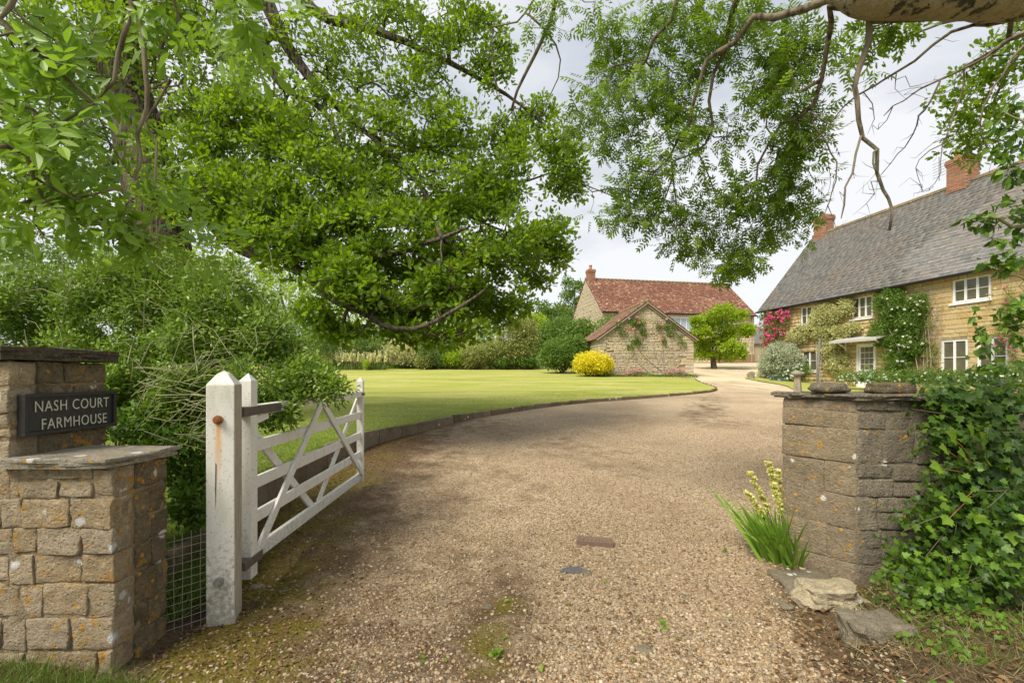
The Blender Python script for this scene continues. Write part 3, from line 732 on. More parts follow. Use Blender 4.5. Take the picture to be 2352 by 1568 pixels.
def window(parent, s0, s1, z0, z1, lights, rows=2, glass=None, y=.09, fr=.055, sill=True, cur=None):
    mb = MB(); mb.box(s0, s0+fr, y-.03, y+.05, z0, z1).box(s1-fr, s1, y-.03, y+.05, z0, z1)
    mb.box(s0+fr, s1-fr, y-.03, y+.05, z1-fr, z1).box(s0+fr, s1-fr, y-.03, y+.05, z0, z0+fr)
    wo = mb.build('window', M['wpaint'], parent, local=True)
    w_ = (s1-s0-2*fr)/lights
    for i in range(lights):
        a, b = s0+fr+i*w_, s0+fr+(i+1)*w_; c, d = z0+fr, z1-fr; k = .038
        m = MB(); m.box(a+.004, a+k, y-.045, y+.02, c+.004, d-.004).box(b-k, b-.004, y-.045, y+.02, c+.004, d-.004).box(a+k, b-k, y-.045, y+.02, d-k, d-.004).box(a+k, b-k, y-.045, y+.02, c+.004, c+k)
        for r in range(1, rows): zz = c+(d-c)*r/rows; m.box(a+k, b-k, y-.04, y+.015, zz-.011, zz+.011)
        m.build('casement', M['wpaint'], wo, local=True)
        for r in range(rows):
            za, zb = c+(d-c)*r/rows, c+(d-c)*(r+1)/rows
            MB().box(a+k-.005, b-k+.005, y-.012, y-.004, za+.012, zb-.012).build('pane', glass or M['glass'], wo, local=True)
    if sill: MB().box(s0-.05, s1+.05, -.07, y-.03, z0-.06, z0-.002).build('sill', M['wpaint'], wo, local=True)
    MB().box(s0+.01, s1-.01, y+.35, y+.36, z0, z1).build('room', M['darkroom'], wo, local=True)  # thin dark sheet behind the panes; the room's gloom is in its colour
    return wo
M['lead'] = flat('lead', (.42, .41, .38), .6, 0, .2, 6)
M['darkroom'] = flat('darkroom', (.10, .085, .06), .9)
g = np.random.default_rng(21)

# ---- farmhouse: local x runs along the front towards the camera, y goes into the house
HA = (15.2, 28.4)
house = thing('farmhouse', (HA[0], HA[1], 0), 'long golden stone farmhouse with steep grey slate roof, white windows and two brick chimneys', 'house', rz=math.atan2(-.985, .173))
HL, EAV, RDG, HW = 17.5, 5.28, 10.1, 3.7
ops = [(2.88, 4.02, 4.15, 5.18), (6.01, 7.12, 4.12, 5.18), (10.4, 11.69, 4.22, 5.17), (2.95, 4.0, 1.66, 2.8), (6.3, 7.26, .80, 2.93), (9.99, 10.95, 1.45, 2.87), (11.24, 12.2, 1.45, 2.87), (14.2, 15.4, 4.2, 5.15), (14.2, 15.4, 1.45, 2.85)]
wall = backing(HL, EAV, .45, ops, 'wall', M['gold_mortar'], house, z0=.2)
blk = masonry(HL, EAV, ops, .185, .24, .5, g, z0=.6)
lay(blk, .12, M['gold_stone'], M['gold_stone_t'], wall, 'stone', 'far_stones', g, 290, prefer=lambda b: abs(b[0]-10.3)*(1 if b[0] < 12.8 else 4))
# gable ends and back
mb = MB()
for s_ in (0, HL-.4):
    V = [(s_, .47, .2), (s_, HW*2, .2), (s_, HW*2, EAV), (s_, HW, RDG-.15), (s_, .47, EAV+.5), (s_+.4, .47, .2), (s_+.4, HW*2, .2), (s_+.4, HW*2, EAV), (s_+.4, HW, RDG-.15), (s_+.4, .47, EAV+.5)]
    mb.add(V, [(0, 1, 2, 3, 4), (9, 8, 7, 6, 5), (0, 5, 6, 1), (1, 6, 7, 2), (2, 7, 8, 3), (3, 8, 9, 4), (4, 9, 5, 0)])
mb.box(.4, HL-.4, HW*2-.4, HW*2, .2, EAV)
mb.build('gable_wall', M['gold_mortar'], house, local=True)
for k, (a, b, c, d) in enumerate(ops):
    if k == 4: continue
    window(house, a, b, c, d, 3 if k in (0, 1, 2, 7) else 2, 2)
# door
door = MB().box(6.36, 7.20, .07, .12, .85, 2.86).build('door', M['wpaint'], house, local=True)
MB().box(6.30, 6.36, .0, .14, .8, 2.93).box(7.20, 7.26, .0, .14, .8, 2.93).box(6.36, 7.20, .0, .14, 2.86, 2.93).build('door_frame', M['wpaint'], house, local=True)
for i in range(3):
    for j in range(4):
        x0 = 6.47+i*.215; z0 = 1.74+j*.265
        MB().box(x0, x0+.185, .055, .068, z0, z0+.235).build('pane', M['glass'], door, local=True)
MB().box(6.68, 6.88, .05, .069, 1.48, 1.54).build('letterbox', M['black_metal'], door, local=True)
MB().box(6.41, 6.45, .03, .069, 1.62, 1.68).build('handle', M['black_metal'], door, local=True)
# door canopy on brackets
mb = MB(); V = [(5.55, .02, 3.30), (8.0, .02, 3.30), (8.0, -.75, 3.10), (5.55, -.75, 3.10), (5.55, .02, 3.24), (8.0, .02, 3.24), (8.0, -.75, 3.04), (5.55, -.75, 3.04)]
mb.add(V, BOXF); mb.box(5.55, 8.0, -.78, -.752, 2.99, 3.10)
can = mb.build('door_canopy', M['lead'], house, local=True)
for s_ in (5.75, 7.7):
    m = MB(); m.beam((s_, .0, 2.75), (s_, -.45, 3.02), .07, .07).beam((s_, -.02, 2.65), (s_, -.02, 3.18), .07, .05, (1, 0, 0)); m.build('bracket', M['wpaint'], can, local=True)
# slates on the front slope
roof = MB()
ov, L0, L1 = .28, -.22, HL+.2
base_z = EAV-.02
sl = math.hypot(HW+ov, RDG-base_z); pit = math.atan2(RDG-base_z, HW+ov)
def rp(s_, t_, up=0.):  # point on the front slope, t_ metres up it
    return (s_, -ov+t_*cos(pit)-up*sin(pit), base_z+t_*sin(pit)+up*cos(pit))
def rq(s_, t_, up=0.):  # rear slope
    p = rp(s_, t_, up); return (p[0], 2*HW-p[1], p[2])
roof.add([rp(L0, 0), rp(L1, 0), rp(L1, sl), rp(L0, sl), rp(L0, 0, -.08), rp(L1, 0, -.08), rp(L1, sl, -.08), rp(L0, sl, -.08)], BOXF)
roof.add([rq(L0, 0, .05), rq(L1, 0, .05), rq(L1, sl, .05), rq(L0, sl, .05), rq(L0, 0, -.08), rq(L1, 0, -.08), rq(L1, sl, -.08), rq(L0, sl, -.08)], BOXF)
roof = roof.build('roof', M['slate_t'], house, local=True)
SLATE = ([(-.5, 0, .9), (.5, 0, .9), (.5, 1, .1), (-.5, 1, .1), (-.5, 0, -.2), (.5, 0, -.2)], [(0, 1, 2, 3), (4, 5, 1, 0), (5, 2, 1), (4, 0, 3)])
def slates(parent, rpf, s0, s1, sl, gauge, wmin, wmax, th, objmat, stuffmat, name, stuffname, g, limit, prefer):
    rows = int(sl/gauge); items = []
    for r in range(rows+1):
        s_ = s0-g.uniform(0, wmax)*.5
        while s_ < s1:
            w_ = g.uniform(wmin, wmax)*(1.1-.25*r/rows); e = min(s_+w_, s1)
            a = max(s_, s0)
            if e-a > .04: items.append((a+.004, e-.004, r*gauge+g.normal(0, gauge*.035)-.03*(r == 0), g.normal(0, 1)))
            s_ = e
    o_ = np.array(rpf(0, 0)); ex = np.array(rpf(1, 0))-o_; ey = np.array(rpf(0, 1))-o_; en = np.array(rpf(0, 0, 1))-o_
    if prefer: items.sort(key=prefer)
    near, rest = items[:limit], items[limit:]
    if near:
        me = bpy.data.meshes.new(name); me.from_pydata(SLATE[0], [], SLATE[1]); me.update(); me.materials.append(objmat)
        for a, b, t_, q in near:
            o = bpy.data.objects.new(name, me); C.objects.link(o); attach(o, parent, True)
            p = np.array(rpf((a+b)/2, t_, .004))
            Mx = Matrix([[*(ex*(b-a)), 0], [*(ey*gauge*1.35), 0], [*(en*th*(1+.25*q)), 0], [0, 0, 0, 1]]).transposed(); Mx.translation = Vector(p); o.matrix_basis = Mx
    A = np.array(rest); n = len(A); P = np.array([rpf((a+b)/2, t_, .004) for a, b, t_, q in rest])
    Mx = np.zeros((n, 3, 3)); Mx[:, :, 0] = ex[None]*(A[:, 1]-A[:, 0])[:, None]; Mx[:, :, 1] = ey[None]*gauge*1.35; Mx[:, :, 2] = en[None]*(th*(1+.25*A[:, 3]))[:, None]
    scatter(stuffname, SLATE, Mx, P, g.random(n), stuffmat, parent, kind='stuff', local=True)
slates(roof, rp, L0, L1, sl-.05, .205, .24, .46, .02, M['slate'], M['slate_t'], 'slate', 'far_slates', g, 290, lambda i: abs(i[0]-11.2)+abs(i[2]-1.6)*.9+(3 if i[0] > 13 else 0))
# ridge tiles
m = MB(); s_ = L0
rt = []
while s_ < L1:
    e = min(s_+.46, L1); V = []
    for xx in (s_+.005, e-.005):
        for k in range(5):
            a = pi*(-.15+1.3*k/4); V.append((xx, HW-cos(a)*.15, RDG-.03+sin(a)*.12))
    rt.append(mesh_obj('ridge_tile', V, [(k, k+1, k+6, k+5) for k in range(4)]+[(0, 5, 9, 4)], M['ridge'], roof, local=True)); s_ = e
# gutter
g_ = MB(); g_.tube([(L0, -ov-.05, EAV-.02), (L1, -ov-.05, EAV-.02)], .055, 8); g_.build('gutter', M['black_metal'], house, local=True)
MB().tube([(12.9, -.06, EAV-.05), (12.9, -.06, .8)], .04, 8).build('downpipe', M['black_metal'], house, local=True)
# chimneys
def chimney(parent, s0, s1, y0, y1, z0, z1, pots, g, mats=('brick', 'brick_mortar')):
    ch = MB().box(s0+.02, s1-.02, y0+.02, y1-.02, z0, z1-.02).build('chimney', M[mats[1]], parent, local=True)
    me = bpy.data.meshes.new('brick'); me.from_pydata(boxv(-.5, .5, -.5, .5, -.5, .5), [], BOXF); me.update(); me.materials.append(M[mats[0]])
    z, r = z0, 0
    while z < z1-.03:
        k = .05 if z > z1-.24 and z < z1-.07 else (.025 if z > z1-.32 and z < z1-.07 else 0)
        off = 0 if r % 2 else .11
        for face in range(4):
            a, b = (s0-k, s1+k) if face in (0, 2) else (y0-k+.105, y1+k-.105)
            p = a-off
            while p < b-.02:
                q = min(p+.22, b); pp = max(p, a)
                if q-pp > .05:
                    o = bpy.data.objects.new('brick', me); C.objects.link(o); attach(o, ch, True); jit = g.uniform(-.004, .004)
                    if face == 0: o.location = ((pp+q)/2, y0-k+.05+jit, z+.035); o.scale = (q-pp-.01, .1, .064)
                    elif face == 2: o.location = ((pp+q)/2, y1+k-.05+jit, z+.035); o.scale = (q-pp-.01, .1, .064)
                    elif face == 1: o.location = (s0-k+.05+jit, (pp+q)/2, z+.035); o.scale = (.1, q-pp-.01, .064)
                    else: o.location = (s1+k-.05+jit, (pp+q)/2, z+.035); o.scale = (.1, q-pp-.01, .064)
                p += .22 if p >= a else (.22)
        z += .075; r += 1
    MB().box(s0-.02, s1+.02, y0-.02, y1+.02, z1-.02, z1+.05).build('flaunching', M['ridge'], ch, local=True)
    for (ps, py_, r_, h_, mt) in pots:
        zz = z1+.04; MB().tube([(ps, py_, zz), (ps, py_, zz+h_*.8), (ps, py_, zz+h_*.8), (ps, py_, zz+h_)], [r_, r_*.85, r_*1.05, r_*1.05], 14).build('chimney_pot', M[mt], ch, smooth=False, local=True)
    return ch
chimney(house, .15, .95, 3.35, 4.05, 9.7, 11.05, [(.4, 3.7, .13, .25, 'ridge')], g)
chimney(house, 7.7, 8.5, 3.3, 4.1, 9.7, 11.15, [(7.9, 3.7, .15, .36, 'terracotta'), (8.3, 3.7, .15, .42, 'black_metal')], g)
# aerial on the chimney
m = MB(); m.tube([(7.48, 3.2, 10.4), (7.48, 3.2, 11.5)], .018, 5)
for k in range(6): m.tube([(7.2, 3.2, 10.6+k*.13), (7.76, 3.2, 10.62+k*.13)], .010, 4)
m.build('aerial', M['wire'], house, local=True)

# ---- outbuilding with the gable towards the lawn
ob_a = W(1376, 860, 25.9)[:2]; ob_r = math.atan2(.06, .998)
outb = thing('garden_outbuilding', (ob_a[0], ob_a[1], 0), 'low stone outbuilding with mossy tiled roof, its gable wall hung with pink climbing roses', 'outbuilding', rz=ob_r)
OW, OE, OR_ = 5.36, 3.58, 5.52
topf = lambda s_: OE+(OR_-OE)*(1-abs(s_-OW/2)/(OW/2))
V = [(0, .03, 1.0), (OW, .03, 1.0), (OW, .03, OE), (OW/2, .03, OR_-.05), (0, .03, OE)]; V2 = [(x, .4, z) for x, y, z in V]
ow = mesh_obj('wall', V+V2, [(0, 1, 2, 3, 4), (9, 8, 7, 6, 5), (0, 5, 6, 1), (1, 6, 7, 2), (2, 7, 8, 3), (3, 8, 9, 4), (4, 9, 5, 0)], M['rubble_mortar'], outb, local=True)
blk = masonry(OW, OR_, [], .085, .16, .46, g, z0=1.15, jit=.4, gap=.014, top=topf)
# bigger quoins at the two corners
qb = []; z = 1.15
while z < OE-.1:
    h = g.uniform(.14, .22)
    for s0, s1 in ((0, g.uniform(.3, .55)), (OW-g.uniform(.4, .85), OW)): qb.append((s0, s1-.01, z, z+h-.012))
    z += h
blk = [b for b in blk if not (b[2] < OE-.12 and (b[0] < .42 or b[1] > OW-.62))]
lay(blk+qb, .10, M['rubble_o'], M['rubble'], ow, 'stone', 'small_stones', g, 290, prefer=lambda b: -(b[1]-b[0])*(b[3]-b[2]), proud=.03, y0=-.02)
OD = 5.2
m = MB().box(0, .35, .4, OD, 1.0, OE).box(OW-.35, OW, .4, OD, 1.0, OE)
V = [(0, OD, 1.0), (OW, OD, 1.0), (OW, OD, OE), (OW/2, OD, OR_-.05), (0, OD, OE)]; V2 = [(x, OD-.3, z) for x, y, z in V]
m.add(V+V2, [(4, 3, 2, 1, 0), (5, 6, 7, 8, 9), (0, 1, 6, 5), (1, 2, 7, 6), (2, 3, 8, 7), (3, 4, 9, 8), (4, 0, 5, 9)])
m.build('side_wall', M['rubble_mortar'], outb, local=True)
sw = masonry(OD, OE, [], .14, .2, .5, g, z0=1.15)
A = np.array(sw); n = len(A); P = np.stack([-.0-.012*g.random(n), (A[:, 0]+A[:, 1])/2, (A[:, 2]+A[:, 3])/2], 1); Mx = np.zeros((n, 3, 3)); Mx[:, 1, 0] = -(A[:, 1]-A[:, 0]); Mx[:, 0, 1] = .08; Mx[:, 2, 2] = A[:, 3]-A[:, 2]
scatter('side_stones', BLK, Mx, P, g.random(n), M['rubble'], outb, kind='stuff', local=True)
pit2 = math.atan2(OR_-OE, OW/2); sl2 = math.hypot(OR_-OE, OW/2)+.28
def orl(s_, t_, up=0.): return (-.28*cos(pit2)+t_*cos(pit2)-up*sin(pit2), s_, OE-.28*sin(pit2)+t_*sin(pit2)+up*cos(pit2)+.05)
def orr(s_, t_, up=0.): p = orl(s_, t_, up); return (OW-p[0], p[1], p[2])
m = MB()
for f in (orl, orr): m.add([f(-.16, 0), f(OD+.1, 0), f(OD+.1, sl2), f(-.16, sl2), f(-.16, 0, -.05), f(OD+.1, 0, -.05), f(OD+.1, sl2, -.05), f(-.16, sl2, -.05)], BOXF)
oroof = m.build('roof', M['old_tile'], outb, local=True)
slates(oroof, orl, -.18, OD+.12, sl2-.05, .11, .15, .19, .018, None, M['old_tile'], 'tile', 'roof_tiles', g, 0, None)
slates(oroof, orr, -.18, OD+.12, sl2-.05, .11, .15, .19, .018, None, M['old_tile'], 'tile', 'roof_tiles', g, 0, None)
m = MB()
for i in range(13):
    y0 = -.18+i*.415; m.tube([(OW/2, y0, OR_+.06), (OW/2, y0+.405, OR_+.07)], .10, 8)
m.build('ridge_tiles', M['ridge'], oroof, smooth=True, local=True, kind='stuff')
for f in (orl, orr):
    MB().beam(f(-.17, 0, -.10), f(-.17, sl2, -.10), .05, .13, (0, 1, 0)).build('bargeboard', M['wood_grey'], outb, local=True)
    MB().beam(f(-.10, .0, -.19), f(-.10, sl2-.1, -.19), .05, .07, (0, 1, 0)).build('bargeboard', M['wood_grey'], outb, local=True)
for s_ in (1.62, OW-1.62): MB().beam((s_, .05, 4.55), (s_, -.22, 4.58), .11, .12).build('purlin_end', M['wood_grey'], outb, local=True)

# ---- barn
bn = thing('barn', (8.47, 43.9, 0), 'large stone barn converted to a dwelling under a long red clay tile roof', 'barn', rz=math.atan2(3.1, 15.8))
BL, BW, BE, BR = 16.1, 8.8, 7.45, 11.25
bops = [(6.1, 10.6, 5.75, 7.1), (11.6, 13.4, 5.6, 7.1), (2.2, 3.4, 3.3, 4.9), (11.9, 12.9, 3.2, 4.9)]
bw = backing(BL, BE, .5, bops, 'wall', M['rubble_mortar'], bn, z0=1.8, y0=.03)
lay(masonry(BL, BE, bops, .2, .3, .6, g, z0=2.3), .1, M['rubble_o'], M['rubble'], bw, 'stone', 'front_stones', g, 0)
bt = lambda s_: BE+(BR-BE)*(1-abs(s_-BW/2)/(BW/2))
# left gable (plane x=0)
V = [(0, 0, 1.8), (0, BW, 1.8), (0, BW, BE), (0, BW/2, BR-.05), (0, 0, BE)]; V2 = [(x+.45, y, z) for x, y, z in V]
gw = mesh_obj('gable_wall', V+V2, [(0, 1, 2, 3, 4), (9, 8, 7, 6, 5), (0, 5, 6, 1), (1, 6, 7, 2), (2, 7, 8, 3), (3, 8, 9, 4), (4, 9, 5, 0)], M['rubble_mortar'], bn, local=True)
V = [(BL-.45, .0, 1.8), (BL-.45, BW, 1.8), (BL-.45, BW, BE), (BL-.45, BW/2, BR-.05), (BL-.45, 0, BE)]; V2 = [(x+.43, y, z) for x, y, z in V]
mesh_obj('gable_wall', V+V2, [(0, 1, 2, 3, 4), (9, 8, 7, 6, 5), (0, 5, 6, 1), (1, 6, 7, 2), (2, 7, 8, 3), (3, 8, 9, 4), (4, 9, 5, 0)], M['rubble_mortar'], bn, local=True)
MB().box(.45, BL-.45, BW-.4, BW, 1.8, BE).build('back_wall', M['rubble_mortar'], bn, local=True)
gs = masonry(BW, BR, [], .17, .22, .5, g, z0=2.2, jit=.3, top=bt)
A = np.array(gs); n = len(A); P = np.stack([-.03-.02*g.random(n), (A[:, 0]+A[:, 1])/2, (A[:, 2]+A[:, 3])/2], 1); Mx = np.zeros((n, 3, 3)); Mx[:, 1, 0] = -(A[:, 1]-A[:, 0]); Mx[:, 0, 1] = .08; Mx[:, 2, 2] = A[:, 3]-A[:, 2]
scatter('gable_stones', BLK, Mx, P, g.random(n), M['rubble'], gw, kind='stuff', local=True)
mg = MB().box(-.13, -.05, 4.3, 5.85, 5.15, 5.23).box(-.13, -.05, 4.3, 5.85, 6.92, 7.0).box(-.13, -.05, 4.3, 4.4, 5.23, 6.92).box(-.13, -.05, 5.75, 5.85, 5.23, 6.92).box(-.13, -.05, 5.03, 5.12, 5.23, 6.92)
gwo = mg.build('window', M['wpaint'], bn, local=True)
for a, b in ((4.4, 5.03), (5.12, 5.75)): MB().box(-.10, -.07, a, b, 5.23, 6.92).build('pane', M['bglass'], gwo, local=True)
MB().box(-.16, -.045, 4.2, 5.95, 7.0, 7.16).build('lintel', M['wood_grey'], bn, local=True)
window(bn, 6.1, 10.6, 5.75, 7.1, 7, 1, M['bglass'], fr=.09)
window(bn, 11.6, 13.4, 5.6, 7.1, 3, 1, M['bglass'], fr=.09)
window(bn, 2.2, 3.4, 3.3, 4.9, 2, 2); window(bn, 11.9, 12.9, 3.2, 4.9, 2, 2)
MB().box(5.4, 10.7, -.045, .0, 5.3, 5.66).build('brick_band', M['terracotta'], bn, local=True)
pit3 = math.atan2(BR-BE, BW/2); sl3 = math.hypot(BR-BE, BW/2)+.3
def brf(s_, t_, up=0.): return (s_, -.3*cos(pit3)+t_*cos(pit3)-up*sin(pit3), BE-.3*sin(pit3)+t_*sin(pit3)+up*cos(pit3)+.08)
def brb(s_, t_, up=0.): p = brf(s_, t_, up); return (p[0], BW-p[1], p[2])
m = MB()
for f in (brf, brb): m.add([f(-.12, 0), f(BL+.15, 0), f(BL+.15, sl3), f(-.12, sl3), f(-.12, 0, -.08), f(BL+.15, 0, -.08), f(BL+.15, sl3, -.08), f(-.12, sl3, -.08)], BOXF)
broof = m.build('roof', M['clay_tile'], bn, local=True)
slates(broof, brf, -.14, BL+.17, sl3-.05, .13, .17, .24, .02, None, M['clay_tile'], 'tile', 'roof_tiles', g, 0, None)
m = MB()
for i in range(38): m.tube([(-.12+i*.43, BW/2, BR+.08+.01*(i % 2)), (-.12+i*.43+.42, BW/2, BR+.09)], .13, 8)
m.build('ridge_tiles', M['ridge'], broof, smooth=True, local=True, kind='stuff')
MB().tube([(-.1, -.33, BE-.12), (BL+.1, -.33, BE-.12)], .07, 8).build('gutter', M['black_metal'], bn, local=True)
MB().tube([(BL-.35, -.08, BE-.2), (BL-.35, -.08, 2.7)], .05, 8).build('downpipe', M['wood_grey'], bn, local=True)
MB().box(11.5, BL+.02, -.06, .02, 2.3, 3.45).build('plinth', M['brick'], bn, local=True)
chimney(bn, .1, .85, BW/2-.4, BW/2+.35, BR-.4, BR+.95, [(.47, BW/2, .16, .5, 'terracotta')], g)
# weathervane at the far end of the ridge
wv = MB().tube([(BL-.3, BW/2, BR+.1), (BL-.3, BW/2, BR+1.0)], .025, 6).tube([(BL-.65, BW/2, BR+.62), (BL+.05, BW/2, BR+.62)], .018, 5)
wv.tube([(BL-.3, BW/2-.3, BR+.62), (BL-.3, BW/2+.3, BR+.62)], .018, 5)
wv.add([(BL-.6, BW/2-.01, BR+.98), (BL-.1, BW/2-.01, BR+1.0), (BL-.15, BW/2-.01, BR+1.2), (BL-.3, BW/2-.01, BR+1.1), (BL-.5, BW/2-.01, BR+1.25), (BL-.6, BW/2+.01, BR+.98), (BL-.1, BW/2+.01, BR+1.0), (BL-.15, BW/2+.01, BR+1.2), (BL-.3, BW/2+.01, BR+1.1), (BL-.5, BW/2+.01, BR+1.25)], [(0, 1, 2, 3, 4), (9, 8, 7, 6, 5), (0, 5, 6, 1), (1, 6, 7, 2), (2, 7, 8, 3), (3, 8, 9, 4), (4, 9, 5, 0)])
wv.build('weathervane', M['black_metal'], bn, local=True)

# ---- small cottage beyond, seen in the gap between barn and farmhouse
ct = thing('stone_shed', (30.0, 56, 0), 'small distant stone shed with grey roof between barn and farmhouse', 'shed')
x0, x1, y0, y1 = 28.5, 36, 55, 60
MB().box(x0, x1, y0, y1, 2.5, 5.2).build('wall', M['rubble_mortar'], ct)
mesh_obj('roof', [(x0-.3, y0-.3, 5.1), (x1+.3, y0-.3, 5.1), (x1+.3, 57.5, 7.2), (x0-.3, 57.5, 7.2), (x0-.3, y1+.3, 5.1), (x1+.3, y1+.3, 5.1)], [(0, 1, 2, 3), (3, 2, 5, 4), (0, 3, 4), (1, 5, 2)], M['slate_t'], ct)
dr = MB().box(29.2, 30.3, y0-.06, y0-.01, 3.0, 4.9).build('door', M['wood_grey'], ct)
MB().box(30.7, 31.6, y0-.05, y0-.01, 3.9, 4.8).build('window', M['glass'], ct)

# ================================================================== GATEWAY
# left wall: tall pier (x<-2.456) and low stub in front of the gate
def courses(z0, z1, hs):
    z = z0; outc = []
    i = 0
    while z < z1-.02:
        h = min(hs[i % len(hs)], z1-z); 
        if z1-z-h < .05: h = z1-z
        outc.append((z, z+h)); z += h; i += 1
    return outc
def run(parent, name, mat, a0, a1, cs, lens, side, plane, depth, gap=.009, warp=None, seed0=0, amp=.011, seg=.035, corner=None, proud=.010, jz=.008, split=.2):
    """a face of coursed stones; side 'f' = faces -y at y=plane, 'r' = faces +x at x=plane, 'l' = faces -x at x=plane"""
    k = seed0
    for ci, (z0, z1) in enumerate(cs):
        p = a0 if corner is None else a0+corner[ci % len(corner)]
        while p < a1-.03:
            l = lens[k % len(lens)]*random.uniform(.85, 1.15); e = p+l
            if a1-e < .07: e = a1
            k += 1; d = random.uniform(0, proud); za, zb = z0+random.uniform(-jz, jz), z1+random.uniform(-jz, jz*.6)
            if side == 'f' and random.random() < split and z1-z0 > .12 and l > .12:     # two thinner stones in place of one
                zm = z0+(z1-z0)*random.uniform(.4, .6)
                stone_obj(name, p+gap/2, e-gap/2, plane-d, plane+depth, zm+gap/2, zb-gap/2, mat, parent, k+900, warp, amp=amp, seg=seg); zb = zm
            if side == 'f': stone_obj(name, p+gap/2, e-gap/2, plane-d, plane+depth, za+gap/2, zb-gap/2, mat, parent, k, warp, amp=amp, seg=seg)
            elif side == 'r': stone_obj(name, plane-depth, plane+d, p+gap/2, e-gap/2, za+gap/2, zb-gap/2, mat, parent, k, warp, amp=amp, seg=seg)
            else: stone_obj(name, plane-d, plane+depth, p+gap/2, e-gap/2, za+gap/2, zb-gap/2, mat, parent, k, warp, amp=amp, seg=seg)
            p = e
lw = thing('entrance_wall', (-2.4, 2.4, 0), 'lichened rubble stone gate wall with tall pier and low stub, carrying the house name board', 'wall')
stone_obj('mortar', -3.3, -2.462, 2.304, 2.83, 0, 1.565, M['wall_mortar'], lw, 501, seg=.045, amp=.009)
stone_obj('mortar', -2.47, -1.956, 2.304, 2.642, 0, 1.045, M['wall_mortar'], lw, 502, seg=.045, amp=.009)
cl = courses(0, 1.045, [.15, .16, .17, .14, .13, .15, .145])
cor = [.20, .13, .24, .15]
run(lw, 'stone', M['wall_stone'], -3.3, -1.95, cl, [.17, .23, .14, .26, .19, .12, .21], 'f', 2.30, .12, seed0=0, seg=.026, gap=.006, proud=.008)
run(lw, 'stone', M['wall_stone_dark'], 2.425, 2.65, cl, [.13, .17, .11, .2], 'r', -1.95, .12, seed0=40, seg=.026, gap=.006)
ch_ = courses(1.045, 1.57, [.14, .12, .14, .125])
run(lw, 'stone', M['wall_stone'], -3.3, -2.456, ch_, [.19, .16, .24, .14], 'f', 2.30, .12, seed0=80)
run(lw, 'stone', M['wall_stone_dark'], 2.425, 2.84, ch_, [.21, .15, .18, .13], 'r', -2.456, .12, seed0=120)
def slab(name, parent, pts, z, th, mat, seed=0, sub=10, amp=.012, tag_=None):
    """a laid slab with a broken outline; several laminated layers"""
    P = np.array(pts, float); c = P.mean(0); mb = MB(); nL = 3
    for li in range(nL):
        k = 1+.02*(li-1)+.015*random.uniform(-1, 1); ring = []
        for i in range(len(P)):
            a, b = P[i], P[(i+1) % len(P)]
            for t_ in np.arange(sub)/sub:
                q = a+(b-a)*t_; nz_ = mnoise.noise(Vector((q[0]*9+seed, q[1]*9, li*3.1)))*amp*2.2
                q = c+(q-c)*(k)+unit(q-c)*nz_; ring.append(q)
        n_ = len(ring); z0, z1 = z+th*li/nL+.0015, z+th*(li+1)/nL
        V = [(q[0], q[1], z0+mnoise.noise(Vector((q[0]*6, q[1]*6, seed)))*amp*.5) for q in ring]
        rings = [V]
        for f, dz in ((1, z1), (.975, z1+.004), (.6, z1+.006), (.25, z1+.004)):
            rings.append([(c[0]+(q[0]-c[0])*f, c[1]+(q[1]-c[1])*f, dz+mnoise.noise(Vector((q[0]*f*8, q[1]*f*8, seed+1.)))*amp*.6) for q in ring])
        V = [v for r_ in rings for v in r_]+[(c[0], c[1], z1)]
        Fc = [(r_*n_+i, r_*n_+(i+1) % n_, (r_+1)*n_+(i+1) % n_, (r_+1)*n_+i) for r_ in range(4) for i in range(n_)]
        Fc += [(4*n_+i, 4*n_+(i+1) % n_, 5*n_) for i in range(n_)]+[tuple(range(n_))[::-1]]
        mb.add(V, Fc)
    return mb.build(name, mat, parent)
slab('coping_slab', lw, [(-2.49, 2.25), (-1.96, 2.26), (-1.90, 2.45), (-1.92, 2.69), (-2.44, 2.70)], 1.045, .045, M['cap'], 3)
slab('coping_slab', lw, [(-3.35, 2.24), (-2.45, 2.25), (-2.40, 2.55), (-2.41, 2.89), (-3.35, 2.90)], 1.572, .065, M['cap_dark'], 5)

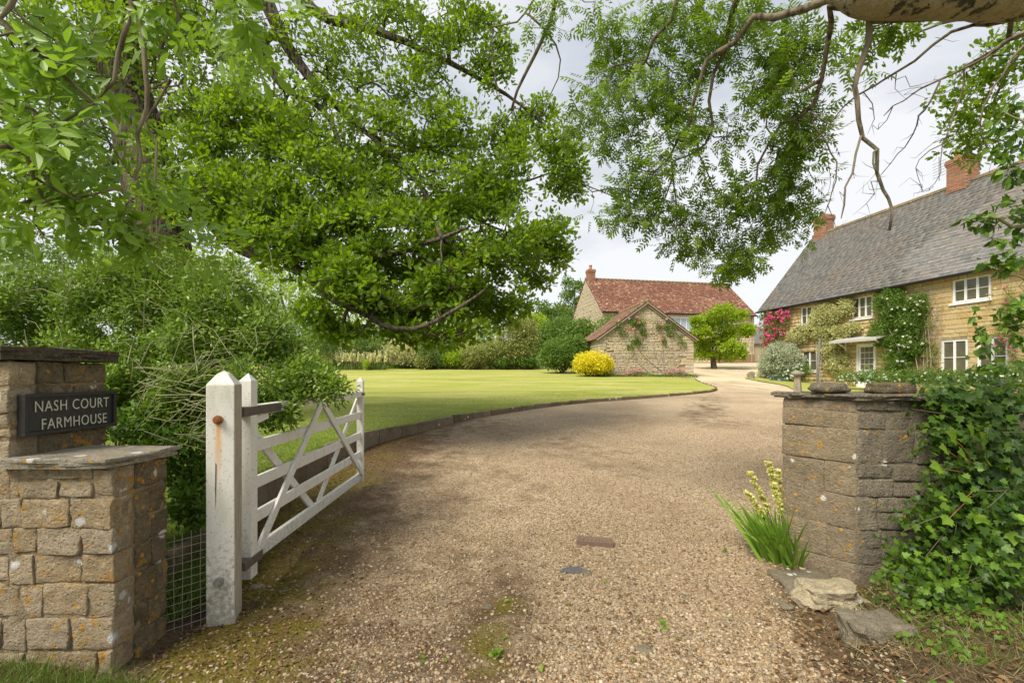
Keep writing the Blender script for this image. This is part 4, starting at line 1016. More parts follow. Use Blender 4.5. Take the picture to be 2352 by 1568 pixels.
# name board on the side of the pier
sg = thing('name_board', (-2.44, 2.6, 1.2), 'black framed board with cream house name lettering on the left gate pier', 'sign')
sx, sy0, sy1, sz0, sz1 = -2.425, 2.325, 2.865, 1.19, 1.402
MB().box(sx-.025, sx, sy0+.02, sy1-.02, sz0+.02, sz1-.02).build('board', M['sign_black'], sg)
MB().box(sx-.027, sx+.013, sy0, sy1, sz0, sz0+.019).box(sx-.027, sx+.013, sy0, sy1, sz1-.019, sz1).box(sx-.027, sx+.013, sy0, sy0+.019, sz0+.019, sz1-.019).box(sx-.027, sx+.013, sy1-.019, sy1, sz0+.019, sz1-.019).build('frame', M['sign_black'], sg, bevel=.002)
def lettering(txt, y_c, z_b, size, width, parent):
    cu = bpy.data.curves.new('lettering', 'FONT'); cu.body = txt; cu.size = size; cu.extrude = .0015; cu.align_x = 'LEFT'; cu.space_character = 1.1; cu.resolution_u = 3; cu.offset = -.0006
    tmp = bpy.data.objects.new('tmp', cu); C.objects.link(tmp); bpy.context.view_layer.update()
    me = bpy.data.meshes.new_from_object(tmp.evaluated_get(bpy.context.evaluated_depsgraph_get())); bpy.data.objects.remove(tmp)
    n_ = len(me.vertices); co = np.zeros(n_*3); me.vertices.foreach_get('co', co); co = co.reshape(-1, 3)
    co[:, 0] = (co[:, 0]-co[:, 0].min())/(co[:, 0].max()-co[:, 0].min())*width-width/2
    V = np.stack([np.full(n_, sx+.0035)+co[:, 2], y_c+co[:, 0], z_b+co[:, 1]], 1)
    me.vertices.foreach_set('co', V.astype(np.float32).ravel()); me.update(); me.materials.clear(); me.materials.append(M['sign_letters'])
    o = bpy.data.objects.new('lettering', me); C.objects.link(o); attach(o, parent); return o
lettering('NASH COURT', 2.600, 1.309, .082, .435, sg)
lettering('FARMHOUSE', 2.610, 1.216, .082, .385, sg)

# right pier
def rwarp(p):
    x, y, z = p; lx, lyy = x-2.43, y-3.31; f = max(0, 1-max(lx, 0)/.45)
    lean = .02*(1.3-z)*0
    return np.array([2.43+lx-.60*lyy*f, 3.31+lyy*.86, z])
rw = thing('gate_pier', (2.6, 3.5, 0), 'rough grey brown stone gate pier with thin slab coping beside the drive', 'pier')
stone_obj('mortar', 2.434, 3.5, 3.3125, 3.78, -.1, 1.315, M['pier_mortar'], rw, 503, warp=rwarp, seg=.045, amp=.012)
cr_ = [(-.08, .16), (.16, .40), (.40, .64), (.64, .87), (.87, 1.11), (1.11, 1.24), (1.24, 1.315)]
run(rw, 'stone', M['pier_stone'], 2.43, 3.5, cr_, [.30, .20, .26, .24, .34, .16, .22], 'f', 3.31, .13, seed0=200, warp=rwarp, seg=.035, amp=.012, gap=.012, proud=.016, jz=.006, split=.25)
run(rw, 'stone', M['pier_side'], 3.312, 3.78, cr_, [.34, .47, .2], 'l', 2.424, .13, seed0=240, warp=rwarp, seg=.04, amp=.006, gap=.002, proud=.004, jz=.003)
sl_ = [rwarp((x, y, 0))[:2] for x, y in ((2.38, 3.27), (2.75, 3.23), (3.2, 3.26), (3.55, 3.25), (3.55, 3.9), (2.38, 3.82))]
slab('coping_slab', rw, sl_, 1.318, .04, M['pier_stone'], 9, amp=.02)
def boulder(name, loc, size, mat, seed, label=None, cat='stone', parent=None, squash=1., seg=5, amp=.22, boxy=.5, rz=0.):
    V = []; Fc = []; n1, n2 = 22, 14
    for i in range(n2+1):
        for j in range(n1):
            th, ph = pi*i/n2, 2*pi*j/n1; d = np.array([sin(th)*cos(ph), sin(th)*sin(ph), cos(th)])
            q = d/np.max(np.abs(d))*boxy+d*(1-boxy)
            k = 1+amp*mnoise.noise(Vector(d)*1.7+Vector((seed, 0, 0)))+amp*.5*mnoise.noise(Vector(d)*4.1+Vector((seed, 3, 0)))+amp*.25*mnoise.noise(Vector(d)*9+Vector((seed, 3, 0)))
            q = q*k*np.array(size); ca, sa = cos(rz), sin(rz)
            V.append((loc[0]+ca*q[0]-sa*q[1], loc[1]+sa*q[0]+ca*q[1], loc[2]+q[2]))
    for i in range(n2):
        for j in range(n1): Fc.append((i*n1+j, (i+1)*n1+j, (i+1)*n1+(j+1) % n1, i*n1+(j+1) % n1))
    V = [tuple(np.array(v)-np.array(loc)) for v in V]
    o = mesh_obj(name, V, Fc, mat, None, None, name != 'rock'); o.location = tuple(map(float, loc))
    if label: tag(o, label, cat)
    return o
boulder('loose_stone', (2.36, 3.50, 1.40), (.125, .10, .042), M['pier_stone'], 4.2, 'rounded dark grey stone lying on the right gate pier coping', 'stone', boxy=.35)
boulder('loose_stone', (2.78, 3.45, 1.40), (.15, .09, .042), M['wall_stone_dark'], 8.4, 'flat squared reddish stone lying on the right gate pier coping', 'stone', boxy=.8, amp=.1)
boulder('rock', (2.05, 3.05, .06), (.19, .12, .09), M['rock'], 2.2, 'pale cream broken limestone rock at the foot of the right pier', 'rock', boxy=.5, amp=.35)
boulder('rock', (2.02, 2.62, .055), (.17, .12, .10), M['rock_dark'], 5.7, 'squat grey angular rock in the gravel nearest the camera', 'rock', boxy=.65, amp=.25)
o = boulder('footing_stone', (2.10, 3.33, .0), (.24, .20, .07), M['rock_dark'], 9.7, 'flat buried footing stone against the base of the right pier', 'stone', boxy=.5)

# gate post
gp = thing('gate_post', (-1.72, 2.87, 0), 'tall square white wooden gate post with peaked top and rust stain', 'post')
rz = .30
def gpv(x, y, z):   # local corner offsets turned by rz
    return (-1.655+(x*cos(rz)-y*sin(rz)), 2.80+(x*sin(rz)+y*cos(rz)), z)
wd, dp = .150, .175; ch_b = .012
P4 = [(-wd, 0), (0, 0), (0, dp), (-wd, dp)]; V = []
for z, k in ((-.15, 0), (1.44, 0), (1.505, .045)):
    for i, (x, y) in enumerate(P4):
        sx_ = k if x < -.1 else -k; sy_ = k if y < .1 else -k
        V.append(gpv(x+sx_, y+sy_*1.0, z))
V.append(gpv(-wd/2, dp/2, 1.525))
Fc = [(0, 1, 5, 4), (1, 2, 6, 5), (2, 3, 7, 6), (3, 0, 4, 7), (4, 5, 9, 8), (5, 6, 10, 9), (6, 7, 11, 10), (7, 4, 8, 11), (8, 9, 12), (9, 10, 12), (10, 11, 12), (11, 8, 12)]
po = mesh_obj('post', V, Fc, M['paint'], gp); po.data.materials.append(M['weathered']); po.data.polygons[1].material_index = 1; b = po.modifiers.new('bevel', 'BEVEL'); b.width = .006; b.segments = 2
def bolt(parent, x, z, mat, r=.018):
    a, b = gpv(x, -.002, z), gpv(x, -.012, z); c = gpv(x, -.012, z); d = gpv(x, -.034, z); e = gpv(x, -.045, z)
    m = MB(); m.tube([a, b], r*1.5, 14); m.tube([c, d], r, 6); m.tube([d, e], r*.5, 8); m.build('bolt', mat, parent)
bolt(gp, -.085, 1.232, M['rust']); bolt(gp, -.082, .275, M['wire'])
mesh_obj('split', [gpv(-.10, -.0015, .98), gpv(-.094, -.0015, .97), gpv(-.096, -.0015, .80), gpv(-.099, -.0015, .70), gpv(-.102, -.0015, .82)], [(0, 4, 3, 2, 1)], M['iron'], gp)

# five-bar gate, open
ga, gb = np.array([-1.735, 3.05]), np.array([-1.856, 5.80])
gt = thing('five_bar_gate', (ga[0], ga[1], 0), 'weathered white five bar wooden gate standing open by the lawn kerb', 'gate')
gd = unit(gb-ga); gn = np.array([gd[1], -gd[0]]); GLn = np.linalg.norm(gb-ga)
def gp3(t_, z, off=0.): q = ga+gd*t_*GLn+gn*off; return np.array([q[0], q[1], z])
def gbar(name, t0, z0, t1, z1, ht, th, off=0., mat='paint_gate', parent=gt):
    return MB().beam(gp3(t0, z0, off), gp3(t1, z1, off), th, ht, (0, 0, 1)).build(name, M[mat], parent, bevel=.004)
def stile(t0, z0, z1, wd_, th, peak):
    a, b = gp3(t0, 0), gp3(t0, 0)+np.append(gd*wd_, 0); V = []
    for z in (z0, z1):
        for q, o_ in ((a, -th/2), (b, -th/2), (b, th/2), (a, th/2)): V.append((q[0]+gn[0]*o_, q[1]+gn[1]*o_, z))
    m_ = (a+b)/2; V.append((m_[0], m_[1], z1+peak))
    return mesh_obj('stile', V, [(3, 2, 1, 0), (0, 1, 5, 4), (1, 2, 6, 5), (2, 3, 7, 6), (3, 0, 4, 7), (4, 5, 8), (5, 6, 8), (6, 7, 8), (7, 4, 8)], M['paint_gate'], gt)
stile(0, .17, 1.46, .085, .075, .05); stile(.965, .19, 1.42, .07, .07, .05)
gbar('top_rail', .0, 1.262, 1.0, 1.262, .07, .06, .003)
for z in (1.018, .772, .541): gbar('rail', .02, z, .985, z-.012, .082, .026, .0)
gbar('rail', .02, .30, .985, .265, .095, .034, .0)
gbar('brace', .035, .30, .47, 1.23, .07, .022, .026); gbar('brace', .49, 1.23, .985, .27, .07, .022, .026)
gbar('brace', .03, 1.16, .44, .30, .07, .022, -.026); gbar('brace', .97, 1.22, .49, .30, .06, .022, -.026)
gbar('hinge_strap', -.03, 1.262, .16, 1.262, .06, .072, .003, 'iron'); gbar('hinge_strap', -.03, .285, .055, .285, .055, .085, .003, 'iron')
gbar('knee', .03, 1.19, .10, 1.215, .05, .05, .0); gbar('latch_plate', .955, 1.262, 1.0, 1.262, .03, .072, .003, 'iron')
MB().tube([gp3(-.035, 1.262), gp3(-.08, 1.262)], .012, 8).tube([gp3(-.035, .285), gp3(-.08, .285)], .012, 8).build('hinge_pin', M['iron'], gt)

# wire mesh panel between stub wall and post
wa, wb = np.array([-1.955, 2.64]), np.array([-1.79, 2.77])
wr = MB(); nv_ = 6
for i in range(nv_):
    q = wa+(wb-wa)*i/(nv_-1); wob = .004*sin(i*2.)
    wr.tube([(q[0]+wob, q[1], .0), (q[0], q[1], .35), (q[0]+wob, q[1], .585+.03*i/nv_)], .0016, 4)
for k in range(13):
    z = .02+k*.045; wr.tube([(wa[0], wa[1], z-.01), (wb[0], wb[1], z+.006)], .0014, 4)
o = wr.build('wire_mesh', M['wire']); tag(o, 'square galvanised wire netting between stub wall and white gate post', 'wire netting')

# drain cover pieces in the drive
bp = G(1366, 1250); o = MB()
o.beam((-.155, 0, .0), (.155, -.022, .0), .10, .06)
for i in range(9):
    for j in (-1, 0, 1):
        x = -.134+i*.033; y = j*.029-.001-i*.0023; o.box(x-.010, x+.010, y-.009, y+.009, .0305, .040)
o = o.build('ribbed_block', M['rusty_cast'], None, bevel=.002); o.location = (bp[0], bp[1], bp[2]+.022); o.rotation_euler = (.06, .02, -.10); tag(o, 'dark studded iron channel block half sunk in the gravel', 'drain block')
mp_ = G(1312, 1315); V = [(0, 0, 0)]; n_ = 14
for i in range(n_+1): a = pi/2+pi/2*i/n_; V.append((.0+cos(a)*.155, sin(a)*.11, 0))
V = [(x+.075, y-.03, z) for x, y, z in V]; k = len(V)
V2 = [(x, y, z+.014) for x, y, z in V]
mq = MB().add(V+V2, [tuple(range(k))[::-1], tuple(range(k, 2*k))]+[(i, (i+1) % k, k+(i+1) % k, k+i) for i in range(k)])
for i in range(1, 6):
    a_ = (.075-.026*i, -.03+.003, .0145); b_ = (.075-.026*i, -.03+.11*math.sqrt(max(0, 1-(.026*i/.155)**2))-.008, .0145); mq.beam(a_, b_, .005, .006, (0, 0, 1))
for j in range(1, 4):
    y = -.03+.028*j; mq.beam((.072, y, .0145), (.075-.155*math.sqrt(max(0, 1-(.028*j/.11)**2))+.006, y, .0145), .005, .006)
o = mq.build('utility_cover', M['cast']); o.location = (mp_[0], mp_[1], mp_[2]+.008); o.rotation_euler = (0, 0, -.12); tag(o, 'grey quarter round cross hatched cover plate set in the gravel', 'cover plate')
o = boulder('concrete_lump', (mp_[0]+.105, mp_[1]-.01, mp_[2]+.0), (.045, .06, .018), M['rock_dark'], 1.3, 'lump of pale concrete beside the small cover plate', 'concrete')

# staddle stones and the leaning pole
def staddle(loc, h, label, wr_=.6):
    e = thing('staddle_stone', loc, label, 'staddle stone')
    MB().tube([(loc[0], loc[1], loc[2]-.1), (loc[0], loc[1], loc[2]+h-.13)], [.30*wr_, .15*wr_], 4).build('stem', M['cap'], e, bevel=.01)
    MB().tube([(loc[0], loc[1], loc[2]+h-.14), (loc[0], loc[1], loc[2]+h-.11), (loc[0], loc[1], loc[2]+h-.05), (loc[0], loc[1], loc[2]+h)], [.16*wr_, .30*wr_, .29*wr_, .10*wr_], 16).build('cap', M['cap'], e, smooth=True)
p = W(1832, 900, 13.5); staddle((p[0], p[1], float(gz(p[0], p[1]))+.0), EYE-(851-860)*13.5/F-float(gz(p[0], p[1])), 'mushroom shaped pale staddle stone just behind the right gate pier')
q = G(1725, 870); o = boulder('tree_stump', (q[0], q[1], q[2]+.15), (.16, .16, .24), M['rock_dark'], 3.3, 'small weathered stump on the tip of the grass verge', 'stump', boxy=.6, amp=.3)
p0, p1 = W(1878, 868, 14), W(1883, 779, 14); gzz = float(gz(p0[0], p0[1]))
o = MB().tube([(p0[0], p0[1], gzz), p0, p1], .028, 10).build('metal_pole', M['cast'], None, smooth=True); tag(o, 'slim dark leaning pole in front of the farmhouse', 'pole')

# ================================================================== VEGETATION
def tree(name, label, cat, base, limbs, att, leaf, lm, bm, per, spread, size, seed, step=.25, r_tip=.003, group=None, aspect=.55, nb=(0, 0, 1), updir=(0, 0, .25), nvar=.7, wob=.12, wood_name='branches', tw='twig', r_lo=0., expo=.45, smooth=False):
    e = thing(name, base, label, cat, group)
    nodes = grow(limbs, att, step, r_tip, expo, wob, seed=seed)
    wood(wood_name, nodes, M[bm], e, r_lo)
    g = np.random.default_rng(seed)
    if len(nodes[3]) and per:
        tips = nodes[3]; Pt = nodes[0][tips]; ax = unit(Pt-nodes[0][np.maximum(nodes[1][tips], 0)])
        Mx, P = tuft(Pt, per, spread, size, g, updir, nb, nvar, aspect, ax, .35)
        tn = np.clip(np.repeat(g.random(len(Pt)), per)*.6+g.random(len(P))*.4, 0, 1)
        scatter('crown', leaf, Mx, P, tn, M[lm], e, smooth, kind=None)
    return e, nodes

# ---- the big oak
D2 = lambda pts, d0, d1=None: [W(x, y, d0+((d1 if d1 else d0)-d0)*i/max(1, len(pts)-1)) for i, (x, y) in enumerate(pts)]
trunk = [W(392, 1040, 9.2), W(388, 800, 9.2), W(380, 600, 9.2), W(350, 440, 9.2), W(318, 300, 9.2), W(285, 180, 9.3), W(255, 40, 9.4), W(230, -120, 9.5), W(215, -300, 9.6), W(240, -520, 9.7)]
oak_limbs = [(trunk, .56, .30)]
oak_limbs += [
 (D2([(330, 300), (400, 265), (520, 285), (600, 300), (690, 340), (790, 370), (900, 400), (1010, 430)], 9.2, 8.5), .13, .02),
 (D2([(350, 440), (440, 470), (540, 560), (620, 590), (720, 585), (850, 590), (980, 560), (1080, 520)], 8.8, 7.0), .17, .02),
 (D2([(440, 470), (520, 530), (600, 580), (660, 600), (710, 640), (770, 690), (830, 715), (880, 745), (950, 755), (1040, 715), (1120, 660)], 8.4, 6.5), .10, .018),
 (D2([(255, 40), (380, -160), (520, -120), (600, -20), (640, 70), (690, 150), (765, 235), (850, 310), (950, 350)], 9.3, 9.0), .22, .025),
 (D2([(380, -160), (560, -260), (680, -120), (700, 0), (760, 45), (860, 70), (960, 110), (1080, 170), (1180, 230), (1290, 320)], 9.3, 9.6), .16, .015),
 (D2([(640, 70), (600, 110), (650, 200), (740, 250), (790, 350), (840, 430), (960, 470)], 9.1, 8.6), .085, .015),
 (D2([(765, 235), (860, 265), (930, 330), (1040, 360), (1160, 420), (1260, 400), (1320, 390)], 9.0, 9.5), .05, .01),
 (D2([(850, 310), (960, 420), (1000, 500), (1005, 600), (1060, 640), (1180, 680)], 8.6, 8.4), .05, .01),
 (D2([(620, 590), (700, 560), (850, 480), (1000, 470), (1130, 520), (1240, 560)], 8.2, 8.8), .06, .012),
 (D2([(285, 180), (180, 120), (60, 160), (-80, 120), (-250, 180)], 9.3, 9.5), .16, .03),
 (D2([(380, 600), (300, 560), (180, 480), (40, 470), (-120, 500)], 9.2, 8.8), .12, .03),
 (D2([(318, 300), (300, 330), (200, 400), (80, 330), (-60, 300)], 9.2, 8.3), .09, .02),
 (D2([(590, 560), (640, 480), (650, 250), (700, 180)], 8.9, 9.4), .05, .02),
]
OB = [  # px, py, depth, rx, ry, n
 (80, 80, 9, 190, 130, 300), (400, 40, 9.2, 170, 80, 160), (60, 300, 9, 170, 140, 280), (120, 470, 8.8, 180, 120, 200), (330, 90, 8.6, 150, 110, 150), (520, 60, 9, 130, 90, 150), (500, 240, 8.6, 120, 120, 200), (430, 400, 8.2, 130, 110, 200),
 (620, 330, 8.4, 150, 120, 330), (560, 480, 7.8, 150, 90, 280), (760, 450, 8.2, 150, 110, 340), (700, 560, 7.6, 160, 80, 300), (900, 560, 7.8, 150, 100, 360), (860, 660, 7.3, 150, 80, 300), (1040, 640, 7.8, 140, 90, 330), (1000, 745, 7.5, 130, 50, 200),
 (780, 735, 7.3, 110, 45, 130), (1150, 690, 8.2, 75, 60, 140), (1130, 560, 8.4, 120, 90, 260), (1240, 540, 9, 80, 60, 110), (1270, 590, 9, 48, 32, 40), (1230, 640, 8.8, 45, 40, 40), (1000, 460, 8.4, 140, 100, 300), (1150, 420, 9, 110, 90, 230), (1270, 370, 9.5, 75, 75, 130), (1310, 430, 9.5, 42, 42, 45),
 (1230, 270, 9.6, 50, 45, 50), (1180, 320, 9.4, 80, 60, 110), (860, 330, 8.8, 140, 80, 220), (1020, 320, 9, 120, 65, 190), (760, 120, 9.2, 130, 75, 150), (880, 30, 9.4, 120, 60, 110), (1010, 110, 9.4, 100, 70, 130), (1090, 40, 9.5, 80, 50, 80), (1120, 175, 9.5, 55, 70, 75), (1150, 110, 9.5, 35, 45, 25), (940, 210, 9.2, 120, 45, 90), (700, 240, 9, 70, 60, 60),
 (300, 250, 10.6, 260, 240, 260), (700, 420, 10.5, 350, 220, 380), (200, -250, 9.5, 450, 160, 120), (800, -160, 9.5, 380, 80, 60), (-350, 200, 9, 220, 260, 80)]
att = blobs(OB, 11, thr=.0, ns=1.4, zs=2.3, k_=1.45)
oak, on = tree('oak_tree', 'great spreading oak with furrowed trunk overhanging the lawn and the shrubbery', 'tree', (trunk[0][0], trunk[0][1], .45), oak_limbs, att, OAKL, 'oak', 'oak_bark', 9, .13, .098, 31, step=.2, r_tip=.0036, aspect=.78, wob=.16, nvar=.75, nb=(0, -.45, .75))

# ---- ash overhanging from the right
f3 = lambda pts, a, b=None: Z(pts, 1700, 0, 1.742, a, b)
f4 = lambda pts, a, b=None: Z(pts, 2400, 0, 1.742, a, b)
f2 = lambda pts, a, b=None: Z(pts, 900, 0, 1.742, a, b)
ash_tr = [np.array([5.4, 3.4, -.1]), np.array([5.3, 3.4, 1.6]), np.array([5.2, 3.3, 3.0]), np.array([4.9, 3.2, 3.8])]
ash_trunk = ash_tr+[np.array([5.0, 3.0, 5.0]), np.array([4.8, 2.9, 7.0])]
big_limb = [ash_tr[3], W(2500, -45, 3.1), W(2352, -28, 3.05), W(2200, -28, 3.0), W(2080, -25, 3.0), W(2000, -22, 3.0), W(1950, -22, 3.05), W(1900, -6, 3.15)]
ash_e = thing('ash_tree', (5.4, 3.4, 0), 'ash with stout pale limb across the top right corner and drooping leafy branches', 'tree')
n0 = grow([([ash_trunk[i] for i in range(6)], .34, .16)], [], .12, .003, seed=2, jitter=.02)
wood('trunk', n0, M['limb_bark'], ash_e)
bl_, bt_ = catmull(big_limb, .05); br_ = np.interp(bt_, [0, .3, .7, .84, .93, 1], [.20, .18, .165, .135, .07, .03])
mb = MB().tube(bl_, br_, 20); mb.V = [tuple(np.array(v)+np.array(mnoise.noise_vector(Vector(v)*6))*.016+np.array(mnoise.noise_vector(Vector(v)*17))*.006) for v in mb.V]
mb.build('limb', M['limb_bark'], ash_e, True)
leafy = [
 ([W(1960, -20, 3.05)]+f3([(1568, 0), (1480, 40), (1300, 95), (1190, 110), (1130, 180), (1080, 250), (1000, 280), (930, 350), (890, 470), (855, 600), (830, 680), (770, 790), (720, 880), (650, 950), (590, 1040), (540, 1130)], 3.2, 4.5), .042, .006),
 (f3([(1030, 290), (970, 420), (950, 560), (965, 700), (930, 800), (870, 840), (750, 890)], 3.8, 4.3), .022, .008),
 ([W(1960, -60, 3.1), W(1800, -120, 3.4)]+f3([(1110, -30), (1080, 60), (1050, 200), (1000, 290)], 3.6, 4.0), .05, .02),
 ([W(1800, -120, 3.4), W(1600, -160, 3.6)]+f3([(780, -40), (730, 110), (640, 220), (590, 330), (520, 410), (480, 500), (430, 560)], 3.8, 4.5), .035, .006),
 (f3([(590, 330), (430, 370), (330, 420), (270, 500)], 4.1, 4.4), .012, .004),
 (f3([(530, 410), (545, 560), (590, 660), (620, 720)], 4.2, 4.4), .011, .004),
 (f3([(740, 890), (750, 1000), (765, 1100), (770, 1270)], 4.3, 4.5), .014, .005),
 (f3([(740, 990), (700, 1080), (650, 1310)], 4.3, 4.5), .010, .004),
 (f3([(860, 680), (900, 850), (940, 960), (985, 1090), (1000, 1180), (960, 1280)], 4.1, 4.5), .013, .004),
 (f4([(560, 60), (390, 30), (405, 120), (385, 280), (350, 430), (300, 570), (230, 640), (130, 700), (60, 800), (0, 900)], 3.1, 4.1)+f3([(1200, 1000), (1150, 1110), (1060, 1210), (960, 1280)], 4.1, 4.5), .030, .005),
 ([W(1600, -160, 3.6), W(1420, -120, 3.9)]+f2([(1500, 0), (1450, 150), (1390, 300), (1340, 400), (1290, 500), (1250, 610)], 4.2, 4.8), .030, .016),
 ([W(1420, -120, 3.9)]+f2([(1380, -40), (1370, 0), (1330, 80), (1290, 120), (1150, 150), (1135, 250), (1165, 450), (1170, 520)], 4.2, 4.8), .016, .006),
 (f2([(1345, 80), (1440, 160), (1500, 240), (1520, 330), (1510, 440), (1450, 570), (1400, 650)], 4.2, 4.7), .014, .004),
 (f2([(1275, 590), (1190, 690), (1100, 780)], 4.8, 5.2), .010, .003), (f2([(1260, 600), (1290, 700), (1340, 790)], 4.8, 5), .009, .003),
 (f3([(240, 1010), (300, 1055), (420, 1035), (500, 1050), (580, 1110)], 4.4, 4.5), .008, .006),
]
AB = [(1300, 60, 4.4, 90, 60, 34), (1400, 130, 4.4, 90, 80, 60), (1340, 230, 4.5, 60, 80, 34), (1500, 60, 4.2, 110, 70, 60), (1600, 120, 4.0, 100, 90, 70), (1720, 60, 3.8, 110, 55, 55), (1480, 230, 4.2, 110, 80, 75), (1620, 250, 4.1, 100, 80, 62), (1780, 180, 3.8, 110, 90, 80), (1880, 110, 3.7, 80, 80, 45), (1420, 300, 4.4, 75, 45, 34),
 (1760, 300, 4.0, 110, 80, 75), (1860, 280, 4.0, 60, 90, 36), (1560, 370, 4.2, 90, 50, 34), (1440, 430, 4.5, 75, 45, 38), (1500, 490, 4.5, 90, 55, 52), (1620, 450, 4.3, 100, 70, 60), (1740, 420, 4.2, 100, 80, 66), (1840, 420, 4.2, 55, 70, 30), (1600, 540, 4.5, 90, 50, 48), (1700, 560, 4.4, 90, 60, 56), (1650, 605, 4.5, 70, 32, 26), (1790, 520, 4.4, 80, 60, 38), (1400, 500, 4.5, 48, 35, 16), (1960, 160, 3.5, 50, 70, 18), (1320, 320, 4.5, 45, 40, 12),
 (1600, -110, 3.8, 350, 60, 34), (2300, -250, 3.2, 500, 120, 40), (1990, 60, 3.3, 90, 40, 14)]
att = blobs(AB, 5, thr=-.05, ns=2.6)
leafy = [(p, a*.72, b*.8) for p, a, b in leafy]
n1 = grow(leafy, att, .13, .0017, .42, .12, seed=9, jitter=.06)
wood('branches', n1, M['ash_bark'], ash_e, nsides=((.012, 9), (.005, 6), (0, 4)))
g = np.random.default_rng(77)
Pt = n1[0][n1[3]]; ax = unit(Pt-n1[0][n1[1][n1[3]]])
Mx, P = tuft(Pt, 4, .06, .13, g, (0, 0, -.25), (0, -.3, 1), .55, 1., ax, .3)
scatter('crown', ASHL, Mx, P, np.clip(np.repeat(g.random(len(Pt)), 4)*.6+g.random(len(P))*.4, 0, 1), M['ash'], ash_e)
dead = [
 (f4([(610, 60), (612, 130), (600, 230), (570, 340), (530, 470), (525, 560), (550, 660), (580, 760), (640, 830), (660, 940), (690, 1040), (730, 1160), (722, 1270)], 3.1, 3.3), .026, .010),
 (f4([(565, 750), (540, 850), (520, 950), (480, 1030), (460, 1130), (455, 1205)], 3.2, 3.3), .011, .007),
 (f4([(635, 840), (632, 900), (655, 960)], 3.2), .009, .009),
 (f4([(1463, 80), (1360, 120), (1180, 140), (1060, 180), (960, 250), (870, 330), (760, 400), (640, 470), (540, 530), (470, 600), (400, 680), (320, 770), (240, 840)], 3.2, 3.6), .017, .003),
 (f4([(1500, 170), (1380, 220), (1260, 310), (1150, 370), (1000, 440), (900, 480), (800, 550), (740, 590), (690, 640)], 3.4, 3.6), .016, .003),
 (f4([(1000, 450), (950, 560), (890, 630), (870, 690), (830, 780), (770, 850), (730, 900), (670, 970)], 3.5, 3.3), .008, .003),
 (f4([(290, 620), (300, 700), (370, 790), (430, 900), (420, 1000), (380, 1130), (330, 1240)], 3.6, 3.7), .010, .003), (f4([(380, 1130), (410, 1200), (425, 1250)], 3.7), .004, .002),
 (f4([(365, 800), (385, 900), (400, 960), (385, 1060)], 3.6), .004, .002),
 (f4([(580, 510), (630, 560), (625, 660), (600, 740)], 3.4), .005, .002), (f4([(740, 590), (700, 660), (660, 710), (630, 690)], 3.5), .004, .002),
 (f4([(760, 400), (755, 450), (752, 490)], 3.4), .005, .003), (f4([(757, 440), (810, 420), (835, 480)], 3.4), .004, .002),
 (f4([(670, 1000), (610, 1010), (640, 1070), (600, 1130), (520, 1185)], 3.3), .005, .0018),
 (f4([(1130, 370), (1130, 450), (1120, 520), (1060, 680), (1010, 800), (940, 830), (880, 880), (870, 980), (905, 1050)], 3.7, 3.9), .010, .002),
 (f4([(1040, 760), (960, 790), (900, 840)], 3.8), .005, .002), (f4([(1010, 830), (1000, 950), (940, 1050), (900, 1055)], 3.8), .004, .002),
 (f4([(1500, 210), (1400, 320), (1300, 480), (1230, 590), (1230, 740), (1260, 820), (1280, 880), (1270, 950)], 3.7, 3.9), .013, .002),
 (f4([(1240, 780), (1200, 860), (1190, 910)], 3.9), .004, .002), (f4([(1260, 820), (1320, 880), (1400, 870)], 3.9), .004, .002),
]
# small dead side twigs
g = np.random.default_rng(12); extra = []
for pts, r0, r1 in dead:
    q, _ = catmull(pts, .06)
    for _i in range(int(len(q)*.55)):
        j = g.integers(2, len(q)); d = unit(g.normal(size=3)*np.array([1, .5, .8])+np.array([0, 0, -.2])); l = g.uniform(.03, .18); k = d*l
        extra.append(([q[j], q[j]+k*.5+g.normal(0, .02, 3), q[j]+k+g.normal(0, .03, 3)], .0024, .0009))
n2 = grow([(p, a*.8, b*.85) for p, a, b in dead]+extra, [], .07, .002, seed=4, jitter=.09)
wood('dead_branches', n2, M['ash_bark'], ash_e, nsides=((.012, 9), (.004, 6), (0, 4)))

# ---- second oak at the right edge
sy_l = [(f4([(1500, 170), (1380, 220), (1260, 310), (1160, 370)], 4.2, 4.4), .03, .012), (f4([(1560, 200), (1450, 280), (1350, 440), (1280, 600), (1230, 700)], 4.6, 4.6), .02, .006), (f4([(1400, 60), (1200, 90), (1000, 130), (880, 180), (780, 260)], 4.0, 4.4), .02, .004)]
trk = ([np.array([6.6, 5.4, 0]), np.array([6.5, 5.3, 2.]), np.array([6.2, 5.1, 4.2]), W(2480, 60, 4.6), sy_l[0][0][0]], .2, .04)
SB = [(2300, 150, 4.5, 70, 70, 34), (2250, 190, 4.5, 60, 60, 30), (2230, 270, 4.6, 70, 60, 34), (2300, 290, 4.6, 70, 70, 34), (2210, 340, 4.6, 45, 50, 18), (2190, 230, 4.5, 40, 50, 14), (2330, 90, 4.4, 60, 40, 18), (2040, 80, 4.3, 60, 40, 22), (1980, 120, 4.3, 45, 40, 14), (2110, 60, 4.2, 40, 25, 10), (2500, 200, 4.6, 120, 160, 40)]
tree('oak_tree', 'light green oak sprays reaching in from the right edge above the farmhouse roof', 'tree', (6.6, 5.4, 0), [trk]+[(a, b, c) for a, b, c in sy_l], blobs(SB, 8), OAKL, 'oak', 'ash_bark', 11, .09, .058, 15, step=.12, r_tip=.002, aspect=.75, nvar=.75, nb=(0, -.4, .8))

